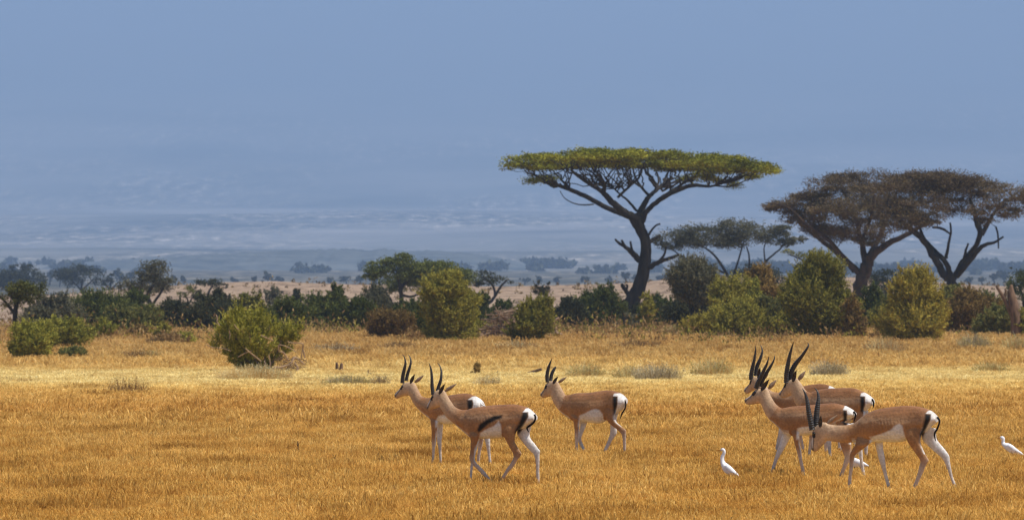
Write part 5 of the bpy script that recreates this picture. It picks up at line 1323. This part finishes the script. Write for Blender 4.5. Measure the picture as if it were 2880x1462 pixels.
for i, a in enumerate([
  ('forb', 'silvery twiggy plant on the pale grass, left of the right hand herd', 1655, 958, 150, 46, ('silver', 'silver'), 420),
  ('forb', 'green and straw clump directly left of the silvery twiggy plant', 1580, 955, 90, 36, ('straw', 'forb'), 260),
  ('forb', 'low yellow green clump behind the lone gazelle in the middle', 1470, 950, 120, 36, ('straw', 'forb'), 300),
  ('forb', 'tall wispy green plant between the silvery plant and the horned heads', 1790, 948, 130, 48, ('straw', 'forb'), 360),
  ('forb', 'whitish dry plant behind the tallest horns of the right hand herd', 2085, 950, 120, 44, ('silver', 'silver'), 380),
  ('forb', 'yellow green tussock on pale grass at the right', 2490, 938, 110, 26, ('straw', 'forb'), 320),
  ('forb', 'large brown green tussock in front of the right thicket', 2225, 890, 130, 40, ('straw', 'scrub'), 320),
  ('forb', 'greyish tussock below the rusty crowned bush at right', 2450, 880, 110, 40, ('silver', 'forb'), 300),
  ('forb', 'straw tussock at the right edge before the thicket', 2555, 885, 80, 44, ('straw', 'forb'), 200),
  ('forb', 'grey green patchy plant left of the left gazelles', 870, 972, 150, 30, ('silver', 'forb'), 420),
  ('forb', 'brown dry twig plant standing alone on the pale grass at left', 318, 995, 130, 50, ('scrub', 'scrub'), 150),
  ('forb', 'pinkish dry plant just left of the left gazelles', 955, 972, 60, 30, ('scrub', 'silver'), 120),
  ('forb', 'low dry clump between the left gazelles and the lone gazelle', 1225, 972, 80, 26, ('straw', 'silver'), 160),
  ('forb', 'ring of golden tall grass at the foot of the leaning bush', 640, 958, 230, 40, ('straw', 'straw'), 900),
  ('forb', 'golden tussock at the foot of the umbrella acacia', 1690, 848, 74, 30, ('straw', 'scrub'), 260),
  ('forb', 'rusty scrub patch below the brown dome shaped bush', 1040, 856, 60, 30, ('scrub', 'scrub'), 160),
  ('forb', 'brown scrub in the grass right of the low dark green bush', 345, 905, 110, 30, ('scrub', 'scrub'), 240),
  ('forb', 'green tinged low scrub below the small bright green bush', 385, 905, 60, 24, ('straw', 'forb'), 160),
  ('forb', 'dry brown scrub band behind the twin stump', 840, 888, 150, 26, ('scrub', 'silver'), 320),
  ('forb', 'brown scrub behind the dark leafy plant', 1000, 880, 120, 24, ('scrub', 'scrub'), 240),
  ('forb', 'yellow scrub in front of the brush pile', 1300, 880, 130, 24, ('straw', 'scrub'), 260),
  ('forb', 'dry scrub in the grass below the dark fallen log', 1600, 876, 160, 24, ('scrub', 'scrub'), 300)]):
    tussock(a[0], a[1], *a[2:7], n=a[7], seed=500 + i)
def stalk(label, dx, bot, h, seed):
    D = depth_of_row(bot); k = D * DP / F; r = np.random.default_rng(seed)
    P = []
    for i in range(4):
        x = dx + r.normal(0, 1.5); P.append([(dx, bot, .9), ((x + dx) / 2, bot - h * .5, .8), (x + r.normal(0, 3), bot - h * r.uniform(.7, 1), .6)])
    sticks('dead_stalk', label, 'stalk', D, dx, P, M['bark'])
stalk('black dead stalks in the near grass, far left', 335, 1168, 22, 3)
stalk('thin dark stalk in the near grass nearer the left gazelles', 750, 1144, 36, 4)
stalk('forked dark stalk in the near grass below the thin stalk', 842, 1164, 26, 5)
# ------------------------------------------------------------------ ground, ridge, plain, mountain
def grass_colour(nt):
    """colour of the dry grass by place: golden near, rusty strip, paler flat, brown scrubby edge"""
    g = N(nt, 'ShaderNodeNewGeometry'); sep = N(nt, 'ShaderNodeSeparateXYZ'); nt.links.new(g.outputs['Position'], sep.inputs[0])
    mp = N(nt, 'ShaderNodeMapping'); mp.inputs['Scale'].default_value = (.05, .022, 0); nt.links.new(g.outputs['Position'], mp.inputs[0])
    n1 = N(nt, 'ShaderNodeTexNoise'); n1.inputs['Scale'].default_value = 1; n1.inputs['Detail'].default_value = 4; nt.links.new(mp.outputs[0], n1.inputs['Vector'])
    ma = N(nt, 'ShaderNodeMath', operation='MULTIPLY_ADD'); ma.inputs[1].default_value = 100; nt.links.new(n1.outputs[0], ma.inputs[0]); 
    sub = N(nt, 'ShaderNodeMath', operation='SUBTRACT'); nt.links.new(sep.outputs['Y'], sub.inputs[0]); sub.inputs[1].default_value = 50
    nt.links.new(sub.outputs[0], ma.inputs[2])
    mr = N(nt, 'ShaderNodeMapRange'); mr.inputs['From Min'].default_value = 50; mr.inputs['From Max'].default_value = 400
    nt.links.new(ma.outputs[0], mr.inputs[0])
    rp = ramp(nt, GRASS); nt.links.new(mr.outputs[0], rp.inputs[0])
    # patches of darker and paler growth
    mp2 = N(nt, 'ShaderNodeMapping'); mp2.inputs['Scale'].default_value = (.55, .22, 0); nt.links.new(g.outputs['Position'], mp2.inputs[0])
    n2 = N(nt, 'ShaderNodeTexNoise'); n2.inputs['Scale'].default_value = 1; n2.inputs['Detail'].default_value = 5; nt.links.new(mp2.outputs[0], n2.inputs['Vector'])
    r2 = ramp(nt, [(.30, (.60, .50, .40)), (.42, (.90, .85, .79)), (.53, (1, 1, 1)), (.70, (1.10, 1.14, 1.24))]); nt.links.new(n2.outputs[0], r2.inputs[0])
    return mixc(nt, rp.outputs[0], r2.outputs[0], 1.0, 'MULTIPLY')
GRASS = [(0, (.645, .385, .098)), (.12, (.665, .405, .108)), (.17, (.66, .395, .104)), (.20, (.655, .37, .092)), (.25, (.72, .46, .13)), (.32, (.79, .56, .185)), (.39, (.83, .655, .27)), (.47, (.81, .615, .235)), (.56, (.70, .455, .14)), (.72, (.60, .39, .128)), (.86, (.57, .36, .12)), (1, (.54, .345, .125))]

def blade_mat():
    m, nt, out = new_mat('dry_grass')
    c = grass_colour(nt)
    oi = N(nt, 'ShaderNodeObjectInfo'); r1 = ramp(nt, [(0, (.74, .70, .66)), (.5, (1, 1, 1)), (1, (1.2, 1.2, 1.25))]); nt.links.new(oi.outputs['Random'], r1.inputs[0])
    at = N(nt, 'ShaderNodeAttribute', attribute_name='tint'); r3 = ramp(nt, [(0, (.52, .44, .36)), (.45, (.96, .94, .90)), (.8, (1.12, 1.17, 1.28)), (1, (1.22, 1.4, 1.8))]); nt.links.new(at.outputs['Fac'], r3.inputs[0])
    c = mixc(nt, c, r1.outputs[0], 1.0, 'MULTIPLY'); c = mixc(nt, c, r3.outputs[0], 1.0, 'MULTIPLY')
    d = N(nt, 'ShaderNodeBsdfDiffuse'); t = N(nt, 'ShaderNodeBsdfTranslucent'); mx = N(nt, 'ShaderNodeMixShader'); mx.inputs[0].default_value = .4
    nt.links.new(c, d.inputs[0]); nt.links.new(c, t.inputs[0]); nt.links.new(d.outputs[0], mx.inputs[1]); nt.links.new(t.outputs[0], mx.inputs[2]); nt.links.new(mx.outputs[0], out.inputs[0])
    return m

def ground_mat():
    m, nt, out = new_mat('savanna_ground')
    g = N(nt, 'ShaderNodeNewGeometry'); sep = N(nt, 'ShaderNodeSeparateXYZ'); nt.links.new(g.outputs['Position'], sep.inputs[0])
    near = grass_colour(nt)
    n0 = N(nt, 'ShaderNodeTexNoise'); n0.inputs['Scale'].default_value = 5; n0.inputs['Detail'].default_value = 8; nt.links.new(g.outputs['Position'], n0.inputs['Vector'])
    r0 = ramp(nt, [(.3, (.5, .45, .4)), (.7, (1.0, .95, .9))]); nt.links.new(n0.outputs[0], r0.inputs[0])
    near = mixc(nt, near, r0.outputs[0], 1.0, 'MULTIPLY')
    sa = N(nt, 'ShaderNodeAttribute', attribute_name='sand'); near = mixc(nt, near, (.56, .40, .24), sa.outputs['Fac'])
    # pale sandy ridge with dark specks of scrub
    mp = N(nt, 'ShaderNodeMapping'); mp.inputs['Scale'].default_value = (.5, .12, .8); nt.links.new(g.outputs['Position'], mp.inputs[0])
    n1 = N(nt, 'ShaderNodeTexNoise'); n1.inputs['Scale'].default_value = 1; n1.inputs['Detail'].default_value = 7; n1.inputs['Roughness'].default_value = .65; nt.links.new(mp.outputs[0], n1.inputs['Vector'])
    r1 = ramp(nt, [(.36, (.08, .06, .045)), (.44, (.22, .155, .11)), (.52, (.31, .225, .16)), (.7, (.38, .28, .20))]); nt.links.new(n1.outputs[0], r1.inputs[0])
    mr = N(nt, 'ShaderNodeMapRange'); mr.inputs['From Min'].default_value = 480; mr.inputs['From Max'].default_value = 600; nt.links.new(sep.outputs['Y'], mr.inputs[0])
    c = mixc(nt, near, r1.outputs[0], mr.outputs[0])
    # far plain, grey brown with dark growth
    mp3 = N(nt, 'ShaderNodeMapping'); mp3.inputs['Scale'].default_value = (.06, .008, .02); nt.links.new(g.outputs['Position'], mp3.inputs[0])
    n3 = N(nt, 'ShaderNodeTexNoise'); n3.inputs['Scale'].default_value = 1; n3.inputs['Detail'].default_value = 6; nt.links.new(mp3.outputs[0], n3.inputs['Vector'])
    r3 = ramp(nt, [(.38, (.045, .05, .042)), (.52, (.10, .095, .078)), (.68, (.24, .21, .165))]); nt.links.new(n3.outputs[0], r3.inputs[0])
    mr3 = N(nt, 'ShaderNodeMapRange'); mr3.inputs['From Min'].default_value = 1000; mr3.inputs['From Max'].default_value = 1250; nt.links.new(sep.outputs['Y'], mr3.inputs[0])
    c = mixc(nt, c, r3.outputs[0], mr3.outputs[0])
    b = N(nt, 'ShaderNodeBsdfDiffuse'); nt.links.new(c, b.inputs[0])
    bp = N(nt, 'ShaderNodeBump'); bp.inputs['Strength'].default_value = .5; bp.inputs['Distance'].default_value = .05
    nt.links.new(n0.outputs[0], bp.inputs['Height']); nt.links.new(bp.outputs[0], b.inputs['Normal'])
    nt.links.new(b.outputs[0], out.inputs[0]); return m

def mountain_mat():
    m, nt, out = new_mat('mountain_slope')
    g = N(nt, 'ShaderNodeNewGeometry')
    def noise(sc, det, rough=.55):
        mp = N(nt, 'ShaderNodeMapping'); mp.inputs['Scale'].default_value = sc; nt.links.new(g.outputs['Position'], mp.inputs[0])
        n = N(nt, 'ShaderNodeTexNoise'); n.inputs['Scale'].default_value = 1; n.inputs['Detail'].default_value = det; n.inputs['Roughness'].default_value = rough
        nt.links.new(mp.outputs[0], n.inputs['Vector']); return n.outputs[0]
    n1 = noise((.0016, .00055, 0), 4); n2 = noise((.032, .0045, 0), 7, .72)
    r1 = ramp(nt, [(.42, (0, 0, 0)), (.58, (1, 1, 1))]); nt.links.new(n1, r1.inputs[0])
    r2 = ramp(nt, [(.42, (.055, .06, .055)), (.54, (.20, .18, .15)), (.70, (.72, .65, .57))]); nt.links.new(n2, r2.inputs[0])
    sep = N(nt, 'ShaderNodeSeparateXYZ'); nt.links.new(g.outputs['Position'], sep.inputs[0])
    rb = ramp(nt, [(0, (.5, .5, .5)), (.16, (.75, .75, .75)), (.28, (.45, .45, .45)), (.36, (1, 1, 1)), (.48, (.8, .8, .8)), (.62, (.45, .45, .45)), (.8, (.3, .3, .3)), (1, (0, 0, 0))])
    mr = N(nt, 'ShaderNodeMapRange'); mr.inputs['From Min'].default_value = 5000; mr.inputs['From Max'].default_value = 20000
    nt.links.new(sep.outputs['Y'], mr.inputs[0]); nt.links.new(mr.outputs[0], rb.inputs[0])
    fm = N(nt, 'ShaderNodeMath', operation='MULTIPLY'); nt.links.new(r1.outputs[0], fm.inputs[0]); nt.links.new(rb.outputs[0], fm.inputs[1])
    n3 = noise((.0009, .0007, 0), 3); r3 = ramp(nt, [(.36, (.035, .042, .042)), (.62, (.30, .285, .27))]); nt.links.new(n3, r3.inputs[0])
    base = mixc(nt, (.08, .09, .085), r3.outputs[0], rb.outputs[0])
    c = mixc(nt, base, r2.outputs[0], fm.outputs[0])
    b = N(nt, 'ShaderNodeBsdfDiffuse'); nt.links.new(c, b.inputs[0]); nt.links.new(b.outputs[0], out.inputs[0]); return m

SAND = [(-36, 322, 7, 5), (-30, 327, 9, 3), (-42, 318, 5, 4), (-24, 330, 5, 2.5), (-27.5, 312, 3, 2.5)]
def sand_at(x, y):
    s = np.zeros_like(np.asarray(x, float))
    for a, b, rx, ry in SAND:
        s = np.maximum(s, 1 - smoothstep(.6, 1.15, np.hypot((x - a) / rx, (y - b) / ry) + .5 * (fbm(x * .4, y * .4, 3) - .45)))
    return s
def sheet(name, ys, wfun, nx, mat, label=None, zoff=0.0):
    u = np.linspace(-1, 1, nx); Y, U = np.meshgrid(ys, u, indexing='ij'); X = U * wfun(Y); Z = zt(X, Y) + zoff
    V = np.stack([X, Y, Z], -1).reshape(-1, 3)
    i = np.arange(len(ys) - 1)[:, None]; j = np.arange(nx - 1)[None]
    Fq = np.stack([i * nx + j, i * nx + j + 1, (i + 1) * nx + j + 1, (i + 1) * nx + j], -1).reshape(-1, 4)
    o = mesh_np(name, V, Fq, mat, None, True, {'sand': sand_at(V[:, 0], V[:, 1])}); return tag(o, label, kind='structure')
ys = np.concatenate([np.linspace(-120, 40, 6), np.linspace(45, 320, 250), np.linspace(323, 600, 110), np.linspace(604, 1120, 170), np.geomspace(1135, 5200, 120)])
sheet('ground', ys, lambda y: np.maximum(.13 * y, 0) + 90, 150, ground_mat(), 'dry golden savanna rising to a pale sandy ridge and far plain')
sheet('mountain', np.geomspace(5150, 25600, 220), lambda y: .13 * y + 90, 90, mountain_mat(), 'long hazy blue mountain slope with pale patches', -.5)

def hill():
    D = 5900.0
    X = np.array([180, 240, 300, 380, 450, 520, 600, 700, 800, 900, 1000, 1100, 1200, 1320.]); TOP = np.array([678, 671, 661, 655, 650, 647, 642, 636, 633, 632, 633, 636, 643, 664.])
    xs = np.linspace(180, 1320, 120); n = 24; V = []
    r = np.random.default_rng(4)
    for q, x in enumerate(xs):
        zt_ = HC + (810 - np.interp(x, X, TOP)) * DP * D / F
        zt_ += r.normal(0, .7)
        xw = (x * DP - 1440) * D / F; zb = float(zt(xw, D)) - 25
        for k in range(n):
            t = k / (n - 1) * math.pi
            V.append([xw, D - math.cos(t) * 650, zb + (zt_ - zb) * math.sin(t) ** .8 + (1.5 * vnoise(xw * .02, k * 1.3) if 0 < k < n - 1 else 0)])
    i = np.arange(len(xs) - 1)[:, None]; j = np.arange(n - 1)[None]
    Fq = np.stack([i * n + j, (i + 1) * n + j, (i + 1) * n + j + 1, i * n + j + 1], -1).reshape(-1, 4)
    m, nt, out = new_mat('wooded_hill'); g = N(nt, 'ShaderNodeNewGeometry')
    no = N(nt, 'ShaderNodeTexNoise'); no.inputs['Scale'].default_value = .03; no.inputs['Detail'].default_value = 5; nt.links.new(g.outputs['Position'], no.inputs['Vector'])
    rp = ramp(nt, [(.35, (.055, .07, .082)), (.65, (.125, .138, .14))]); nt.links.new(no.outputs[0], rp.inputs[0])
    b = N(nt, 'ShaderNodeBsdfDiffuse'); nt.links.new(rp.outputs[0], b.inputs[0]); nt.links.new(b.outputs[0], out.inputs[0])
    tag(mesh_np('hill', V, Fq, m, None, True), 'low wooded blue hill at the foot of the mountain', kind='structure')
hill()

# ------------------------------------------------------------------ grass
BM = blade_mat()
def tuft(name, n, rad, h0, h1, wd, seed, lean=.5):
    r = np.random.default_rng(seed)
    a = r.uniform(0, 6.283, n); q = np.sqrt(r.random(n)) * rad
    b0 = np.stack([q * np.cos(a), q * np.sin(a), np.full(n, -.02)], 1)
    h = r.uniform(h0, h1, n); da = a + r.normal(0, 1.2, n)
    ln = np.abs(r.normal(.55, lean * .6, n)) * np.maximum(h, .09); bd = np.clip(r.normal(.62, .2, n), .3, .97)
    dr = np.stack([np.cos(da), np.sin(da), 0 * da], 1); sw = np.stack([-np.sin(da), np.cos(da), 0 * da], 1) * r.normal(0, .35, n)[:, None] * ln[:, None]
    sa = r.uniform(0, 6.283, n); sd = np.stack([np.cos(sa), np.sin(sa), 0 * sa], 1) * wd / 2 * r.uniform(.6, 1.4, n)[:, None]
    V = []
    for t, w in ((0, 1), (.33, .95), (.68, .75), (1, .2)):
        c = b0 + dr * (ln * t)[:, None] + sw * t * t; c[:, 2] += h * np.sin(np.pi * t * bd)
        V += [c - sd * w, c + sd * w]
    V = np.stack(V, 1).reshape(-1, 3); o8 = np.arange(n)[:, None] * 8
    Fq = np.concatenate([o8 + np.array([[i, i + 1, i + 3, i + 2]]) for i in (0, 2, 4)])
    o = mesh_np(name, V, Fq, BM, None, False, {'tint': np.repeat(np.clip(r.normal(.5, .28, n), 0, 1), 8)})
    COL.objects.unlink(o); return o

def scatter(name, label, P, rot, scl, idx, objs):
    src = bpy.data.collections.new(name + '_tufts')
    for o in objs: src.objects.link(o)
    me = bpy.data.meshes.new(name); n = len(P)
    me.vertices.add(n); me.vertices.foreach_set('co', P.astype(np.float32).ravel())
    a = me.attributes.new('rz', 'FLOAT', 'POINT'); a.data.foreach_set('value', rot.astype(np.float32))
    a = me.attributes.new('sc', 'FLOAT_VECTOR', 'POINT'); a.data.foreach_set('vector', scl.astype(np.float32).ravel())
    a = me.attributes.new('ix', 'INT', 'POINT'); a.data.foreach_set('value', idx.astype(np.int32))
    ob = bpy.data.objects.new(name, me); link(ob); tag(ob, label, 'grass', kind='stuff')
    ng = bpy.data.node_groups.new(name, 'GeometryNodeTree')
    ng.interface.new_socket('Geometry', in_out='INPUT', socket_type='NodeSocketGeometry'); ng.interface.new_socket('Geometry', in_out='OUTPUT', socket_type='NodeSocketGeometry')
    gi = ng.nodes.new('NodeGroupInput'); go = ng.nodes.new('NodeGroupOutput')
    ci = ng.nodes.new('GeometryNodeCollectionInfo'); ci.inputs['Collection'].default_value = src; ci.inputs['Separate Children'].default_value = True; ci.inputs['Reset Children'].default_value = True
    ip = ng.nodes.new('GeometryNodeInstanceOnPoints'); ip.inputs['Pick Instance'].default_value = True
    def att(nm, ty):
        q = ng.nodes.new('GeometryNodeInputNamedAttribute'); q.data_type = ty; q.inputs['Name'].default_value = nm
        return [s for s in q.outputs if s.enabled and s.name == 'Attribute'][0]
    cx = ng.nodes.new('ShaderNodeCombineXYZ'); L = ng.links
    L.new(att('rz', 'FLOAT'), cx.inputs[2]); L.new(gi.outputs[0], ip.inputs['Points']); L.new(ci.outputs[0], ip.inputs['Instance'])
    L.new(cx.outputs[0], ip.inputs['Rotation']); L.new(att('sc', 'FLOAT_VECTOR'), ip.inputs['Scale']); L.new(att('ix', 'INT'), ip.inputs['Instance Index'])
    L.new(ip.outputs[0], go.inputs[0])
    md = ob.modifiers.new('scatter', 'NODES'); md.node_group = ng
    return ob

def field(y0, y1, dens, r):
    w = lambda y: .098 * y + 5.0
    n = int(dens * (.098 * (y1 ** 2 - y0 ** 2) + 10 * (y1 - y0)))
    y = np.sqrt(r.uniform(y0 ** 2, y1 ** 2, n)); x = r.uniform(-1, 1, n) * w(y)
    return x, y
rg = np.random.default_rng(21)
near_t = [tuft('grass_tuft', 62, .12, .045, .14, .0062, 600 + i, .9) for i in range(4)] + [tuft('grass_tuft', 62, .15, .02, .075, .0062, 610 + i, 1.7) for i in range(4)]
mid_t = [tuft('grass_tuft', 40, .20, .08, .24, .014, 620 + i, .8) for i in range(5)]
far_t = [tuft('grass_tuft', 36, .42, .12, .36, .03, 640 + i, .7) for i in range(4)]
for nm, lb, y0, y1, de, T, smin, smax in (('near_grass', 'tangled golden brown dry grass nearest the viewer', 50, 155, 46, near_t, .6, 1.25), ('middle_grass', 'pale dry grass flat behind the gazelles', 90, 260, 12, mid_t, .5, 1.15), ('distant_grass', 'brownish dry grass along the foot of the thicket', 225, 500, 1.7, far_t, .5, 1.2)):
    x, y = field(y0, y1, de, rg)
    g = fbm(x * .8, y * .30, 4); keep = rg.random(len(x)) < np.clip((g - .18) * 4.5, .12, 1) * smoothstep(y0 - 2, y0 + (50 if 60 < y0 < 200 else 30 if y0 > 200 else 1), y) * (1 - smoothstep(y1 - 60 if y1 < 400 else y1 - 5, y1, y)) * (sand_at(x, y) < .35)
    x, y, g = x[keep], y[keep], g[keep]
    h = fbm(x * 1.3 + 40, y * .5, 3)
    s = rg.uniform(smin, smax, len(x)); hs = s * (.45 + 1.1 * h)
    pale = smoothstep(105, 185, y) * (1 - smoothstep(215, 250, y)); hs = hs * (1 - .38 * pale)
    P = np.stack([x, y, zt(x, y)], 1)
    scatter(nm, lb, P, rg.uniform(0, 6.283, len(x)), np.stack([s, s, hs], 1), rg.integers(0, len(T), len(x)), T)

# ------------------------------------------------------------------ air, light, camera
def haze():
    x0, x1, y0, y1, z0, z1 = -4600, 4600, -140, 26000, -8, 1960
    V = [(x, y, z) for z in (z0, z1) for y in (y0, y1) for x in (x0, x1)]
    Fc = [[0, 2, 3, 1], [4, 5, 7, 6], [0, 1, 5, 4], [2, 6, 7, 3], [0, 4, 6, 2], [1, 3, 7, 5]]
    m, nt, out = new_mat('haze')
    pv = N(nt, 'ShaderNodeVolumePrincipled'); pv.inputs['Color'].default_value = HAZE_COL; pv.inputs['Density'].default_value = HAZE_DENS
    pv.inputs['Anisotropy'].default_value = 0.0
    nt.links.new(pv.outputs[0], out.inputs['Volume'])
    o = mesh_np('haze', V, Fc, m); tag(o, 'thin blue haze over the plain', kind='stuff'); return o
HAZE_COL = (.385, .552, .835, 1); HAZE_DENS = 1.05e-4
haze()

SUN_EL = R(61); SX, SY = .75, -.25           # towards the sun: right of the viewer and behind
el = SUN_EL; hx, hy = np.array([SX, SY]) / math.hypot(SX, SY) * math.cos(el)
sd = Vector((hx, hy, math.sin(el)))
L = bpy.data.lights.new('sun', 'SUN'); L.energy = 4.6; L.angle = R(1.5); L.color = (1, .93, .82)
so = bpy.data.objects.new('sun', L); so.rotation_euler = sd.to_track_quat('Z', 'Y').to_euler(); so.location = (20, -20, 60); link(so)
W = bpy.data.worlds.new('World'); S.world = W; W.use_nodes = True
nt = W.node_tree; nt.nodes.clear()
sk = nt.nodes.new('ShaderNodeTexSky'); sk.sky_type = 'NISHITA'; sk.sun_disc = False
sk.sun_elevation = SUN_EL; sk.sun_rotation = math.atan2(hx, hy); sk.air_density = 1.0; sk.dust_density = .4; sk.ozone_density = 2.0; sk.altitude = 1100
bg = nt.nodes.new('ShaderNodeBackground'); bg.inputs[1].default_value = .10
ow = nt.nodes.new('ShaderNodeOutputWorld'); nt.links.new(sk.outputs[0], bg.inputs[0]); nt.links.new(bg.outputs[0], ow.inputs[0])

cam = bpy.data.cameras.new('camera'); cam.lens = 200; cam.sensor_width = 36; cam.sensor_fit = 'HORIZONTAL'; cam.clip_start = .5; cam.clip_end = 60000
cam.shift_y = (HOR - 731.0) / 2880.0
cam.dof.use_dof = True; cam.dof.focus_distance = 69; cam.dof.aperture_fstop = 9
co = bpy.data.objects.new('camera', cam); co.location = (0, 0, HC); co.rotation_euler = (R(90), 0, 0); link(co); S.camera = co
S.view_settings.view_transform = 'Standard'; S.view_settings.look = 'None'; S.view_settings.exposure = 0.38; S.view_settings.gamma = 1
S.cycles.use_denoising = True; S.cycles.max_bounces = 8; S.cycles.diffuse_bounces = 3; S.cycles.transmission_bounces = 4; S.cycles.volume_bounces = 1; S.cycles.transparent_max_bounces = 8
S.cycles.filter_width = 1.3
